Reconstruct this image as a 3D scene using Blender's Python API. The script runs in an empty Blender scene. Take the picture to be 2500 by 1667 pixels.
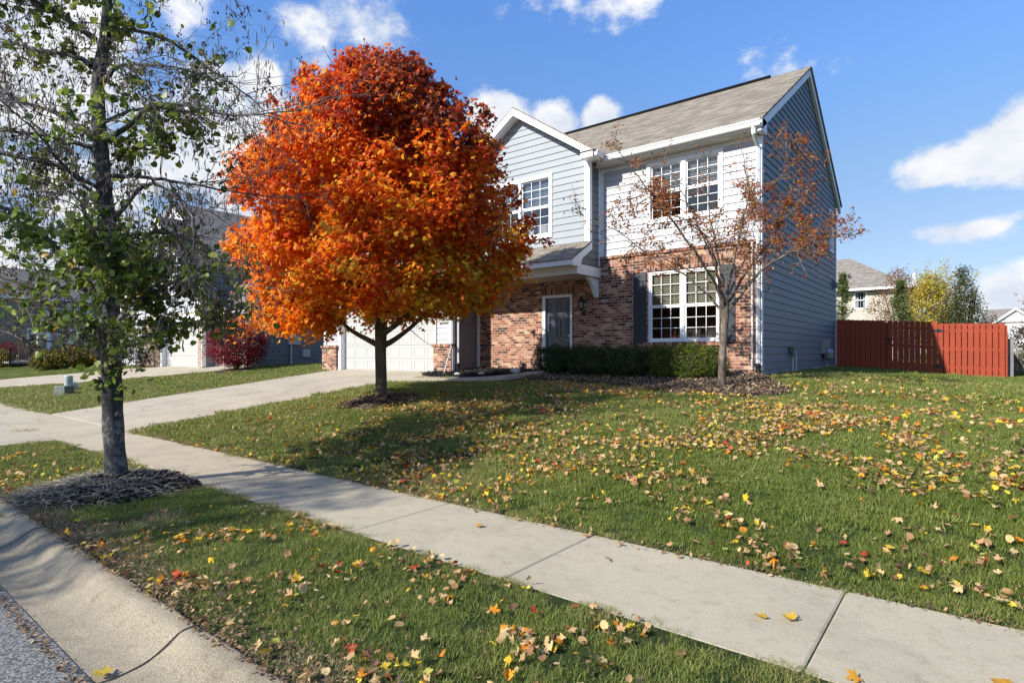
import bpy, math, random
import numpy as np
from mathutils import Matrix, Vector
random.seed(7); RNG = np.random.default_rng(11)
scn = bpy.context.scene
COL = scn.collection
TH = math.radians(38.4)
FWD = np.array([-math.sin(TH), math.cos(TH), 0.0]); RGT = np.array([math.cos(TH), math.sin(TH), 0.0])
CAMZ = 1.5

# ------------------------------------------------------------------ terrain
def sm(a, b, x):
    t = min(1.0, max(0.0, (x-a)/(b-a))); return t*t*(3-2*t)
def gz(x, y):
    if y < 4.2: z = 0.0
    elif y < 12.2: z = .112*(y-4.2)
    else: z = .896 + .15*(1-math.exp(-(y-12.2)/1.4))
    if y > 4.2: z += -.27*sm(-4, 1, x)*sm(5, 14, y)+.18*sm(-12.8, -10.6, x)*sm(4.2, 6.8, y)*(1-sm(8.6, 11.6, y))
    return z
def gzv(x, y): return np.array([gz(a, b) for a, b in zip(x, y)])

# ------------------------------------------------------------------ materials
def nt(name):
    m = bpy.data.materials.new(name); m.use_nodes = True
    t = m.node_tree; t.nodes.clear()
    out = t.nodes.new('ShaderNodeOutputMaterial'); b = t.nodes.new('ShaderNodeBsdfPrincipled')
    t.links.new(b.outputs[0], out.inputs[0]); return m, t, b, out
def N(t, ty, **kw):
    n = t.nodes.new(ty)
    for k, v in kw.items():
        if k in n.inputs: n.inputs[k].default_value = v
        else: setattr(n, k, v)
    return n
def ramp(t, stops, interp='LINEAR'):
    r = t.nodes.new('ShaderNodeValToRGB'); r.color_ramp.interpolation = interp
    e = r.color_ramp.elements
    while len(e) < len(stops): e.new(.5)
    for i, (p, c) in enumerate(stops):
        e[i].position = p; e[i].color = (c[0], c[1], c[2], 1)
    return r
def C3(c, k=1.0): return (min(1, c[0]*k), min(1, c[1]*k), min(1, c[2]*k))
def pm(name, c, rough=.6, var=.12, scale=3.0, bump=0.0, bscale=60.0, metal=0.0, spec=.5, c2=None):
    m, t, b, o = nt(name); L = t.links.new
    tc = N(t, 'ShaderNodeTexCoord')
    n = N(t, 'ShaderNodeTexNoise', Scale=scale, Detail=6.0, Roughness=.6); L(tc.outputs['Object'], n.inputs['Vector'])
    r = ramp(t, [(.3, C3(c2 or c, 1-var)), (.7, C3(c, 1+var))]); L(n.outputs['Fac'], r.inputs[0])
    L(r.outputs[0], b.inputs['Base Color'])
    b.inputs['Roughness'].default_value = rough; b.inputs['Metallic'].default_value = metal
    b.inputs['Specular IOR Level'].default_value = spec
    if bump:
        n2 = N(t, 'ShaderNodeTexNoise', Scale=bscale, Detail=4.0); L(tc.outputs['Object'], n2.inputs['Vector'])
        bm = N(t, 'ShaderNodeBump', Strength=bump, Distance=.01); L(n2.outputs['Fac'], bm.inputs['Height'])
        L(bm.outputs[0], b.inputs['Normal'])
    return m
def leafmat(name, trans=.35, rough=.55, spec=.25):
    m, t, b, o = nt(name); L = t.links.new
    a = N(t, 'ShaderNodeAttribute', attribute_name='Col')
    L(a.outputs['Color'], b.inputs['Base Color']); b.inputs['Roughness'].default_value = rough
    b.inputs['Specular IOR Level'].default_value = spec
    tr = N(t, 'ShaderNodeBsdfTranslucent'); L(a.outputs['Color'], tr.inputs['Color'])
    mx = N(t, 'ShaderNodeMixShader'); mx.inputs[0].default_value = trans
    L(b.outputs[0], mx.inputs[1]); L(tr.outputs[0], mx.inputs[2]); L(mx.outputs[0], o.inputs[0])
    return m
def brickmat(name, palette, mortar, soldier=False, bw=.205, rh=.0715):
    m, t, b, o = nt(name); L = t.links.new
    g = N(t, 'ShaderNodeNewGeometry'); s = N(t, 'ShaderNodeSeparateXYZ'); L(g.outputs['Position'], s.inputs[0])
    ad = N(t, 'ShaderNodeMath', operation='ADD'); L(s.outputs[0], ad.inputs[0]); L(s.outputs[1], ad.inputs[1])
    c = N(t, 'ShaderNodeCombineXYZ')
    if soldier: L(s.outputs[2], c.inputs[0]); L(ad.outputs[0], c.inputs[1])
    else: L(ad.outputs[0], c.inputs[0]); L(s.outputs[2], c.inputs[1])
    br = N(t, 'ShaderNodeTexBrick', Scale=1.0)
    br.inputs['Color1'].default_value = (0, 0, 0, 1); br.inputs['Color2'].default_value = (1, 1, 1, 1)
    br.inputs['Mortar'].default_value = (.5, .5, .5, 1)
    br.inputs['Mortar Size'].default_value = .006; br.inputs['Mortar Smooth'].default_value = .3
    br.inputs['Brick Width'].default_value = .26 if soldier else bw
    br.inputs['Row Height'].default_value = rh
    if soldier: br.offset = 0.0
    L(c.outputs[0], br.inputs['Vector'])
    nz = N(t, 'ShaderNodeTexNoise', Scale=11.0, Detail=7.0, Roughness=.75); L(g.outputs['Position'], nz.inputs['Vector'])
    nb = N(t, 'ShaderNodeTexNoise', Scale=1.1, Detail=3.0); L(g.outputs['Position'], nb.inputs['Vector'])
    m1 = N(t, 'ShaderNodeMath', operation='MULTIPLY_ADD'); L(nz.outputs['Fac'], m1.inputs[0]); m1.inputs[1].default_value = .9
    L(br.outputs['Color'], m1.inputs[2])
    m2 = N(t, 'ShaderNodeMath', operation='MULTIPLY_ADD'); L(nb.outputs['Fac'], m2.inputs[0]); m2.inputs[1].default_value = .5; L(m1.outputs[0], m2.inputs[2])
    m3 = N(t, 'ShaderNodeMath', operation='MULTIPLY_ADD'); L(m2.outputs[0], m3.inputs[0]); m3.inputs[1].default_value = .8; m3.inputs[2].default_value = -.56
    rp = ramp(t, palette, 'LINEAR'); L(m3.outputs[0], rp.inputs[0])
    mx = N(t, 'ShaderNodeMix', data_type='RGBA'); L(br.outputs['Fac'], mx.inputs[0]); L(rp.outputs[0], mx.inputs[6]); mx.inputs[7].default_value = (*mortar, 1)
    L(mx.outputs[2], b.inputs['Base Color']); b.inputs['Roughness'].default_value = .9; b.inputs['Specular IOR Level'].default_value = .2
    iv = N(t, 'ShaderNodeMath', operation='MULTIPLY_ADD'); L(br.outputs['Fac'], iv.inputs[0]); iv.inputs[1].default_value = -1.0; L(nz.outputs['Fac'], iv.inputs[2])
    bp = N(t, 'ShaderNodeBump', Strength=.7, Distance=.008); L(iv.outputs[0], bp.inputs['Height']); L(bp.outputs[0], b.inputs['Normal'])
    return m
def shinglemat(name, along, slope_axis, c, k=1.25):
    m, t, b, o = nt(name); L = t.links.new
    g = N(t, 'ShaderNodeNewGeometry'); s = N(t, 'ShaderNodeSeparateXYZ'); L(g.outputs['Position'], s.inputs[0])
    ml = N(t, 'ShaderNodeMath', operation='MULTIPLY'); L(s.outputs[slope_axis], ml.inputs[0]); ml.inputs[1].default_value = k
    cb = N(t, 'ShaderNodeCombineXYZ'); L(s.outputs[along], cb.inputs[0]); L(ml.outputs[0], cb.inputs[1])
    br = N(t, 'ShaderNodeTexBrick', Scale=1.0)
    br.inputs['Color1'].default_value = (.0, .0, .0, 1); br.inputs['Color2'].default_value = (1, 1, 1, 1); br.inputs['Mortar'].default_value = (.3, .3, .3, 1)
    br.inputs['Brick Width'].default_value = .27; br.inputs['Row Height'].default_value = .14; br.inputs['Mortar Size'].default_value = .004
    br.offset = .37
    L(cb.outputs[0], br.inputs['Vector'])
    mp = N(t, 'ShaderNodeMapping'); mp.inputs['Scale'].default_value = (1.3, 7, 1); L(cb.outputs[0], mp.inputs['Vector'])
    nz = N(t, 'ShaderNodeTexNoise', Scale=1.0, Detail=6.0, Roughness=.7); L(mp.outputs[0], nz.inputs['Vector'])
    fine = N(t, 'ShaderNodeTexNoise', Scale=130.0, Detail=2.0); L(g.outputs['Position'], fine.inputs['Vector'])
    a = N(t, 'ShaderNodeMath', operation='MULTIPLY_ADD'); L(br.outputs['Color'], a.inputs[0]); a.inputs[1].default_value = .35; L(nz.outputs['Fac'], a.inputs[2])
    a2 = N(t, 'ShaderNodeMath', operation='MULTIPLY_ADD'); L(fine.outputs['Fac'], a2.inputs[0]); a2.inputs[1].default_value = .3; L(a.outputs[0], a2.inputs[2])
    rp = ramp(t, [(.42, C3(c, .5)), (.68, C3(c, .9)), (.8, C3(c, 1.08)), (1.0, C3(c, 1.5))]); L(a2.outputs[0], rp.inputs[0])
    L(rp.outputs[0], b.inputs['Base Color']); b.inputs['Roughness'].default_value = .95; b.inputs['Specular IOR Level'].default_value = .15
    dv = N(t, 'ShaderNodeMath', operation='DIVIDE'); L(ml.outputs[0], dv.inputs[0]); dv.inputs[1].default_value = .14
    fr = N(t, 'ShaderNodeMath', operation='FRACT'); L(dv.outputs[0], fr.inputs[0])
    ng = N(t, 'ShaderNodeMath', operation='MULTIPLY_ADD'); L(fr.outputs[0], ng.inputs[0]); ng.inputs[1].default_value = -1.0; L(fine.outputs['Fac'], ng.inputs[2])
    bp = N(t, 'ShaderNodeBump', Strength=.8, Distance=.012); L(ng.outputs[0], bp.inputs['Height']); L(bp.outputs[0], b.inputs['Normal'])
    return m
def concretemat(name, c, stain=.25, grain=.18, edge=None):
    m, t, b, o = nt(name); L = t.links.new
    g = N(t, 'ShaderNodeNewGeometry')
    big = N(t, 'ShaderNodeTexNoise', Scale=.9, Detail=8.0, Roughness=.65); L(g.outputs['Position'], big.inputs['Vector'])
    mid = N(t, 'ShaderNodeTexNoise', Scale=9.0, Detail=8.0, Roughness=.75); L(g.outputs['Position'], mid.inputs['Vector'])
    fine = N(t, 'ShaderNodeTexNoise', Scale=260.0, Detail=2.0, Roughness=.8); L(g.outputs['Position'], fine.inputs['Vector'])
    vo = N(t, 'ShaderNodeTexVoronoi', Scale=140.0); L(g.outputs['Position'], vo.inputs['Vector'])
    r1 = ramp(t, [(.3, C3(c, 1-stain)), (.5, c), (.75, C3(c, 1+stain*.5))]); L(big.outputs['Fac'], r1.inputs[0])
    r2 = ramp(t, [(.33, (.6, .57, .52)), (.47, (.92, .91, .9)), (.7, (1.0, 1.0, 1.0))]); L(mid.outputs['Fac'], r2.inputs[0])
    mx = N(t, 'ShaderNodeMix', data_type='RGBA', blend_type='MULTIPLY'); mx.inputs[0].default_value = .55; L(r1.outputs[0], mx.inputs[6]); L(r2.outputs[0], mx.inputs[7])
    r3 = ramp(t, [(.35, (1-grain*1.6,)*3), (.55, (1, 1, 1)), (.8, (1+grain*.2,)*3)]); L(fine.outputs['Fac'], r3.inputs[0])
    mx2 = N(t, 'ShaderNodeMix', data_type='RGBA', blend_type='MULTIPLY'); mx2.inputs[0].default_value = 1; L(mx.outputs[2], mx2.inputs[6]); L(r3.outputs[0], mx2.inputs[7])
    L(mx2.outputs[2], b.inputs['Base Color']); b.inputs['Roughness'].default_value = .9; b.inputs['Specular IOR Level'].default_value = .25
    ad = N(t, 'ShaderNodeMath', operation='ADD'); L(fine.outputs['Fac'], ad.inputs[0]); L(vo.outputs['Distance'], ad.inputs[1])
    bp = N(t, 'ShaderNodeBump', Strength=.45, Distance=.003); L(ad.outputs[0], bp.inputs['Height']); L(bp.outputs[0], b.inputs['Normal'])
    return m
def glassmat(name, tint=(.8, .84, .86)):
    m, t, b, o = nt(name); L = t.links.new; t.nodes.remove(b)
    tr = N(t, 'ShaderNodeBsdfTransparent'); tr.inputs[0].default_value = (*tint, 1)
    gl = N(t, 'ShaderNodeBsdfGlossy', Roughness=.02)
    f = N(t, 'ShaderNodeFresnel', IOR=1.5); mm = N(t, 'ShaderNodeMath', operation='MULTIPLY_ADD'); L(f.outputs[0], mm.inputs[0]); mm.inputs[1].default_value = 1.3; mm.inputs[2].default_value = .06
    mx = N(t, 'ShaderNodeMixShader'); L(mm.outputs[0], mx.inputs[0]); L(tr.outputs[0], mx.inputs[1]); L(gl.outputs[0], mx.inputs[2]); L(mx.outputs[0], o.inputs[0])
    return m
MT = {}
BR_PAL = [(.0, (.045, .03, .028)), (.16, (.11, .05, .035)), (.3, (.25, .10, .062)), (.5, (.30, .135, .085)), (.64, (.38, .20, .13)), (.78, (.46, .31, .2)), (1.0, (.64, .48, .33))]
MT['brick'] = brickmat('red_brick', BR_PAL, (.5, .42, .35))
MT['brick_s'] = brickmat('red_brick_soldier', BR_PAL, (.42, .35, .29), True)
TAN = [(.0, (.2, .15, .1)), (.4, (.3, .22, .16)), (.7, (.38, .28, .2)), (1.0, (.45, .35, .26))]
MT['brick_tan'] = brickmat('tan_brick', TAN, (.55, .5, .43))
MT['shx'] = shinglemat('shingles_main', 0, 1, (.20, .175, .14))
MT['shy'] = shinglemat('shingles_gable', 1, 0, (.20, .175, .14))
MT['shn'] = shinglemat('shingles_neighbour', 1, 0, (.15, .135, .125))
MT['shnx'] = shinglemat('shingles_neighbour_front', 0, 1, (.15, .135, .125))
MT['shr'] = shinglemat('shingles_rear', 0, 1, (.20, .18, .155))
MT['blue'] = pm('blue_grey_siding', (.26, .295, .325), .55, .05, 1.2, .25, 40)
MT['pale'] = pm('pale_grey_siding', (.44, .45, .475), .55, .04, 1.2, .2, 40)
MT['slate'] = pm('blue_grey_siding_shaded', (.125, .143, .158), .55, .07, 1.0, .25, 40)  # front siding colour darkened to carry the shade on the side walls
MT['nslate'] = pm('neighbour_slate_siding', (.14, .175, .205), .55, .07, 1.0, .25, 40)
MT['olive'] = pm('olive_siding', (.20, .195, .125), .6, .06, 1.0)
MT['beige'] = pm('beige_siding', (.43, .395, .33), .6, .05, 1.0)
MT['white'] = pm('white_trim', (.78, .79, .8), .45, .04, 4.0, .15, 30)
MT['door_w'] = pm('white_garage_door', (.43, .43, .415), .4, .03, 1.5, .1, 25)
MT['soffit'] = pm('soffit_cream', (.62, .57, .47), .6, .05, 3.0)
MT['navy'] = pm('navy_door', (.035, .045, .065), .3, .08, 3.0, .05, 30)
MT['shutter'] = pm('shutter_paint', (.022, .03, .042), .5, .12, 3.0, .3, 25)
MT['black'] = pm('black_metal', (.012, .012, .014), .4, .1)
MT['dark'] = pm('dark_interior', (.045, .042, .04), .9, .3, 1.5)
MT['blind'] = pm('blind_slats', (.36, .34, .24), .6, .05, 2.0); MT['blind2'] = pm('upper_blind_slats_skytint', (.27, .32, .38), .6, .05, 2.0); MT['vent'] = pm('ridge_vent_black', (.012, .012, .012), 1.0, .1, 3.0, 0, 10, 0.0, 0.0)  # upper blinds: blue-grey tint stands for sky reflected in their glass
MT['glass'] = glassmat('window_glass'); MT['lampglass'] = glassmat('lantern_glass', (.85, .85, .85))
MT['found'] = concretemat('foundation_concrete', (.33, .32, .30))
MT['walk'] = concretemat('sidewalk_concrete', (.48, .425, .31), .22, .22)
MT['drive'] = concretemat('driveway_concrete', (.43, .38, .29), .2, .14)
MT['curb'] = concretemat('curb_concrete', (.40, .345, .25), .4, .6)
MT['plate'] = pm('number_plate', (.36, .34, .29), .5, .05)
MT['steel'] = pm('galvanised_steel', (.3, .31, .32), .4, .2, 8.0, 0, 10, .6)
MT['pvc'] = pm('grey_pvc', (.45, .47, .48), .5, .06)
MT['pedgreen'] = pm('pale_green_plastic', (.34, .39, .36), .5, .12, 4.0)
MT['boxgreen'] = pm('dull_green_box', (.10, .125, .105), .6, .3, 7.0)
MT['rock'] = pm('pale_rock', (.45, .44, .42), .9, .3, 9.0, .8, 25)
MT['stake'] = pm('white_stake', (.7, .68, .64), .5)
MT['wick'] = pm('wicker', (.17, .12, .08), .8, .3, 20)
MT['cloth'] = pm('umbrella_cloth', (.5, .47, .4), .9, .1)
MT['leaf'] = leafmat('leaf_foliage', .5)
MT['leafgloss'] = leafmat('glossy_leaf', .42, .45, .4); MT['leafdry'] = leafmat('dry_leaf', .25, .7)
MT['grassblade'] = None
def barkmat(name, c, c2, sc=14, bump=1.0, zs=.3):
    m, t, b, o = nt(name); L = t.links.new
    tc = N(t, 'ShaderNodeTexCoord'); mp = N(t, 'ShaderNodeMapping'); mp.inputs['Scale'].default_value = (1, 1, zs); L(tc.outputs['Object'], mp.inputs['Vector'])
    n = N(t, 'ShaderNodeTexNoise', Scale=float(sc), Detail=9.0, Roughness=.75); L(mp.outputs[0], n.inputs['Vector'])
    n2 = N(t, 'ShaderNodeTexNoise', Scale=2.2, Detail=4.0); L(tc.outputs['Object'], n2.inputs['Vector'])
    mm = N(t, 'ShaderNodeMath', operation='MULTIPLY_ADD'); L(n2.outputs['Fac'], mm.inputs[0]); mm.inputs[1].default_value = .7; L(n.outputs['Fac'], mm.inputs[2])
    r = ramp(t, [(.6, c), (.85, C3(c, 1.5)), (1.05, c2)]); L(mm.outputs[0], r.inputs[0]); L(r.outputs[0], b.inputs['Base Color'])
    b.inputs['Roughness'].default_value = .9; b.inputs['Specular IOR Level'].default_value = .2
    bp = N(t, 'ShaderNodeBump', Strength=bump, Distance=.02); L(n.outputs['Fac'], bp.inputs['Height']); L(bp.outputs[0], b.inputs['Normal'])
    return m
MT['bark'] = barkmat('alder_bark', (.045, .043, .042), (.22, .21, .19), 22, 1.0, .8)
MT['bark2'] = barkmat('maple_bark', (.075, .06, .045), (.17, .145, .12), 9)
MT['bark3'] = barkmat('pear_bark', (.09, .07, .055), (.27, .23, .19), 20)
MT['twig'] = pm('twig_bark', (.15, .13, .115), .8, .3, 6.0)

def asphaltmat():
    m, t, b, o = nt('asphalt'); L = t.links.new
    g = N(t, 'ShaderNodeNewGeometry')
    v = N(t, 'ShaderNodeTexVoronoi', Scale=110.0); L(g.outputs['Position'], v.inputs['Vector'])
    n = N(t, 'ShaderNodeTexNoise', Scale=60.0, Detail=6.0, Roughness=.8); L(g.outputs['Position'], n.inputs['Vector'])
    big = N(t, 'ShaderNodeTexNoise', Scale=1.5, Detail=4.0); L(g.outputs['Position'], big.inputs['Vector'])
    s = N(t, 'ShaderNodeSeparateColor'); L(v.outputs['Color'], s.inputs[0])
    a = N(t, 'ShaderNodeMath', operation='MULTIPLY_ADD'); L(s.outputs[0], a.inputs[0]); a.inputs[1].default_value = .6; L(n.outputs['Fac'], a.inputs[2])
    r = ramp(t, [(.35, (.03, .03, .03)), (.75, (.11, .108, .105)), (1.05, (.30, .29, .27))]); L(a.outputs[0], r.inputs[0]); L(r.outputs[0], b.inputs['Base Color'])
    b.inputs['Roughness'].default_value = .85
    bp = N(t, 'ShaderNodeBump', Strength=1.0, Distance=.006); L(a.outputs[0], bp.inputs['Height']); L(bp.outputs[0], b.inputs['Normal'])
    return m
MT['asphalt'] = asphaltmat()
def soilmat(name, stops, sc=25.0, bump=1.0):
    m, t, b, o = nt(name); L = t.links.new
    g = N(t, 'ShaderNodeNewGeometry')
    n = N(t, 'ShaderNodeTexNoise', Scale=sc, Detail=9.0, Roughness=.75); L(g.outputs['Position'], n.inputs['Vector'])
    n2 = N(t, 'ShaderNodeTexNoise', Scale=.5, Detail=4.0); L(g.outputs['Position'], n2.inputs['Vector'])
    a = N(t, 'ShaderNodeMath', operation='MULTIPLY_ADD'); L(n2.outputs['Fac'], a.inputs[0]); a.inputs[1].default_value = .6; L(n.outputs['Fac'], a.inputs[2])
    r = ramp(t, stops); L(a.outputs[0], r.inputs[0]); L(r.outputs[0], b.inputs['Base Color'])
    b.inputs['Roughness'].default_value = .95; b.inputs['Specular IOR Level'].default_value = .1
    bp = N(t, 'ShaderNodeBump', Strength=bump, Distance=.03); L(n.outputs['Fac'], bp.inputs['Height']); L(bp.outputs[0], b.inputs['Normal'])
    return m
MT['ground'] = soilmat('turf_ground', [(.45, (.02, .028, .010)), (.8, (.042, .062, .018)), (1.05, (.075, .095, .03))], 30)
MT['mulch'] = soilmat('black_mulch', [(.5, (.008, .008, .009)), (.85, (.03, .028, .03)), (1.1, (.09, .08, .07))], 45)
MT['mulchb'] = soilmat('faded_mulch', [(.5, (.03, .022, .016)), (.85, (.10, .075, .055)), (1.1, (.26, .20, .14))], 45)
MT['redwood'] = pm('red_stain', (.29, .040, .011), .75, .14, 2.5, .5, 30)
MT['greywood'] = pm('weathered_wood', (.2, .18, .165), .85, .25, 3.0, .6, 30)

# ------------------------------------------------------------------ mesh helpers
class MB:
    def __init__(s): s.v = []; s.f = []; s.m = []; s.mi = 0
    def add(s, vs, fs):
        k = len(s.v); s.v += [tuple(map(float, p)) for p in vs]
        s.f += [tuple(i+k for i in f) for f in fs]; s.m += [s.mi]*len(fs); return s
    def quad(s, a, b, c, d): return s.add([a, b, c, d], [(0, 1, 2, 3)])
    def box(s, x0, x1, y0, y1, z0, z1):
        v = [(x, y, z) for z in (z0, z1) for y in (y0, y1) for x in (x0, x1)]
        return s.add(v, [(0, 2, 3, 1), (4, 5, 7, 6), (0, 1, 5, 4), (2, 6, 7, 3), (0, 4, 6, 2), (1, 3, 7, 5)])
    def hexa(s, b, t):   # bottom 4 pts, top 4 pts
        return s.add(list(b)+list(t), [(3, 2, 1, 0), (4, 5, 6, 7), (0, 1, 5, 4), (1, 2, 6, 5), (2, 3, 7, 6), (3, 0, 4, 7)])
    def prism(s, poly, vec):
        n = len(poly); p = [np.array(q, float) for q in poly]; v = np.array(vec, float)
        return s.add(p+[q+v for q in p], [tuple(range(n))[::-1], tuple(range(n, 2*n))]+[(i, (i+1) % n, n+(i+1) % n, n+i) for i in range(n)])
    def tube(s, pts, rad, n=6, cap=True):
        pts = [np.array(p, float) for p in pts]
        if not hasattr(rad, '__len__'): rad = [rad]*len(pts)
        vs = []; prev = None
        for i, p in enumerate(pts):
            d = pts[min(i+1, len(pts)-1)]-pts[max(i-1, 0)]; d /= (np.linalg.norm(d)+1e-9)
            if prev is None:
                a = np.array([0, 0, 1.0]) if abs(d[2]) < .9 else np.array([1.0, 0, 0])
                u = np.cross(d, a)
            else: u = prev-d*np.dot(prev, d)
            u /= (np.linalg.norm(u)+1e-9); prev = u; w = np.cross(d, u)
            for k in range(n):
                t = 2*math.pi*k/n; vs.append(p+rad[i]*(math.cos(t)*u+math.sin(t)*w))
        fs = []
        for i in range(len(pts)-1):
            for k in range(n): fs.append((i*n+k, i*n+(k+1) % n, (i+1)*n+(k+1) % n, (i+1)*n+k))
        if cap: fs += [tuple(range(n))[::-1], tuple(range((len(pts)-1)*n, len(pts)*n))]
        return s.add(vs, fs)
    def lathe(s, base, prof, n=16):
        bx, by, bz = base
        return s.tube([(bx, by, bz+z) for z, r in prof], [max(r, .001) for z, r in prof], n)
    def build(s, name, mats, parent=None, smooth=False, tags=None):
        me = bpy.data.meshes.new(name)
        me.from_pydata(s.v, [], s.f)
        if not isinstance(mats, (list, tuple)): mats = [mats]
        for m in mats: me.materials.append(m)
        if len(mats) > 1: me.polygons.foreach_set('material_index', s.m)
        if smooth: me.polygons.foreach_set('use_smooth', [True]*len(s.f))
        me.update(); o = bpy.data.objects.new(name, me); COL.objects.link(o)
        if parent is not None: par(o, parent)
        if tags: tag(o, *tags)
        return o
def par(o, p):
    o.parent = p
    r = p
    M = Matrix()
    chain = []
    while r is not None: chain.append(r); r = r.parent
    for q in reversed(chain): M = M @ q.matrix_parent_inverse @ q.matrix_basis if q.parent else M @ q.matrix_basis
    o.matrix_parent_inverse = M.inverted()
def tag(o, label=None, cat=None, group=None, kind=None):
    if label: o['label'] = label
    if cat: o['category'] = cat
    if group: o['group'] = group
    if kind: o['kind'] = kind
    return o
def thing(name, loc, label, cat, group=None):
    o = bpy.data.objects.new(name, None); COL.objects.link(o); o.location = loc; o.empty_display_size = .2
    return tag(o, label, cat, group)
def struct(o): o['kind'] = 'structure'; return o
def npmesh(name, V, T, col, mat, parent=None, smooth=False):
    """triangle mesh from numpy arrays with a per-vertex colour"""
    me = bpy.data.meshes.new(name); nv, nf = len(V), len(T)
    me.vertices.add(nv); me.vertices.foreach_set('co', V.astype(np.float32).ravel())
    me.loops.add(nf*3); me.loops.foreach_set('vertex_index', T.astype(np.int32).ravel())
    me.polygons.add(nf); me.polygons.foreach_set('loop_start', np.arange(0, nf*3, 3, dtype=np.int32))
    try: me.polygons.foreach_set('loop_total', np.full(nf, 3, dtype=np.int32))
    except Exception: pass
    if col is not None:
        a = me.color_attributes.new('Col', 'FLOAT_COLOR', 'POINT')
        c = np.ones((nv, 4), np.float32); c[:, :3] = col; a.data.foreach_set('color', c.ravel())
    me.materials.append(mat); me.update(calc_edges=True); me.validate()
    if smooth: me.polygons.foreach_set('use_smooth', [True]*nf)
    o = bpy.data.objects.new(name, me); COL.objects.link(o)
    if parent is not None: par(o, parent)
    return o
# leaf templates: (verts, tris), in XY plane, normal +Z, stem at origin, tip +Y
def fan(outline, zf):
    c = np.array([[0, .42, zf(0, .42)]]); o = np.array([[x, y, zf(x, y)] for x, y in outline])
    V = np.vstack([c, o]); n = len(outline)
    return V, np.array([(0, 1+i, 1+(i+1) % n) for i in range(n)])
def maple_tmpl(curl=.25, seed=0, full=True):
    r = random.Random(seed)
    half = [(0, .02), (.16, .12), (.42, .02), (.34, .25), (.62, .5), (.3, .46), (.36, .78), (.13, .66)] if full else [(0, .02), (.42, .05), (.3, .26), (.6, .55), (.22, .5)]
    out = half+[(0, 1.0)]+[(-x*r.uniform(.85, 1.1), y*r.uniform(.92, 1.08)) for x, y in half[:0:-1]]
    k1, k2 = r.uniform(.5, 1.3)*curl, r.uniform(-.6, 1.4)*curl
    return fan(out, lambda x, y: -k1*1.6*x*x+k2*(y-.42)**2*1.5+.12*curl*math.sin(9*x+4*y))
def maple_fine(seed=0, curl=1.0):
    r = random.Random(seed); h = [(0, 1.0), (7, .76), (13, .80), (23, .46), (37, .68), (49, .92), (57, .68), (66, .70), (78, .40), (94, .52), (108, .60), (121, .36), (150, .24)]
    sx = r.uniform(.8, 1.05); ang = [(a, q*r.uniform(.9, 1.08)) for a, q in h]+[(180, .12)]+[(-a, q*r.uniform(.9, 1.08)) for a, q in h[:0:-1]]
    k1, k2, k3 = r.uniform(-.55, .75)*curl, r.uniform(-.5, .5)*curl, r.uniform(0, .45)*curl; ph = r.uniform(0, 6)
    def z(x, y): return k1*x*x+k2*y*y+k3*abs(x)+.05*curl*math.sin(6*x+4*y+ph)
    V = [[0, 0, 0]]
    for f in (.5, 1.0):
        for a, q in ang:
            x = f*q*math.sin(math.radians(a))*sx; y = f*q*math.cos(math.radians(a)); V.append([x, y, z(x, y)])
    n = len(ang); T = [(0, 1+(i+1) % n, 1+i) for i in range(n)]
    for i in range(n): j = (i+1) % n; T += [(1+i, 1+j, 1+n+j), (1+i, 1+n+j, 1+n+i)]
    return np.array(V), np.array(T)
def round_tmpl(seed=0):
    r = random.Random(seed)
    out = [(0, 0.05), (.28, 0), (.48, .28), (.45, .62), (.22, .9), (0, .97), (-.25, .88), (-.46, .6), (-.47, .27), (-.27, 0)]
    k = r.uniform(.1, .5); q = r.uniform(-.3, .3)
    return fan(out, lambda x, y: k*abs(x)*.7+q*(y-.4)**2)
def lance_tmpl(seed=0):
    r = random.Random(seed); k = r.uniform(.05, .3); q = r.uniform(-.5, .4)
    V = np.array([[0, 0, 0], [.2, .35, k*.4], [0, 1, q*.6], [-.2, .35, k*.4]])
    return V, np.array([(0, 1, 2), (0, 2, 3)])
def blade_tmpl(bend=.3, w=.5):
    V = np.array([[-w, 0, 0], [w, 0, 0], [w*.75, bend*.25, .55], [-w*.75, bend*.25, .55], [0, bend, 1.0]])
    return V, np.array([(0, 1, 2), (0, 2, 3), (3, 2, 4)])
def rotmats(n, up=None, spread=1.0, rng=RNG, azim=None):
    """random frames: normals around `up` (n,3) with given spread; random spin"""
    nr = rng.normal(size=(n, 3))*spread
    if up is not None: nr = nr+up
    nr /= np.linalg.norm(nr, axis=1, keepdims=True)+1e-9
    a = rng.normal(size=(n, 3)) if azim is None else azim
    y = a-nr*np.sum(a*nr, axis=1, keepdims=True); y /= np.linalg.norm(y, axis=1, keepdims=True)+1e-9
    x = np.cross(y, nr)
    return np.stack([x, y, nr], axis=2)
def scatter(name, tmpls, pos, R, sc, col, mat, parent=None, rng=RNG, smooth=False):
    n = len(pos); pick = rng.integers(0, len(tmpls), n); Vs = []; Ts = []; Cs = []; off = 0
    if not hasattr(sc, '__len__'): sc = np.full(n, sc)
    for k, (V, T) in enumerate(tmpls):
        ix = np.where(pick == k)[0]
        if not len(ix): continue
        W = np.einsum('nij,kj->nki', R[ix], V)*sc[ix][:, None, None]+pos[ix][:, None, :]
        nv = len(V); Vs.append(W.reshape(-1, 3)); Ts.append((T[None]+(np.arange(len(ix))*nv)[:, None, None]+off).reshape(-1, 3))
        Cs.append(np.repeat(col[ix], nv, axis=0)); off += len(ix)*nv
    return npmesh(name, np.vstack(Vs), np.vstack(Ts), np.vstack(Cs), mat, parent, smooth)
MAPLE = [maple_tmpl(.5, i) for i in range(8)]; MAPLE_S = [maple_tmpl(.35, i, False) for i in range(6)]
MAPLE_F = [maple_fine(20+i, 1.1 if i < 9 else 2.2) for i in range(18)]
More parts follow.
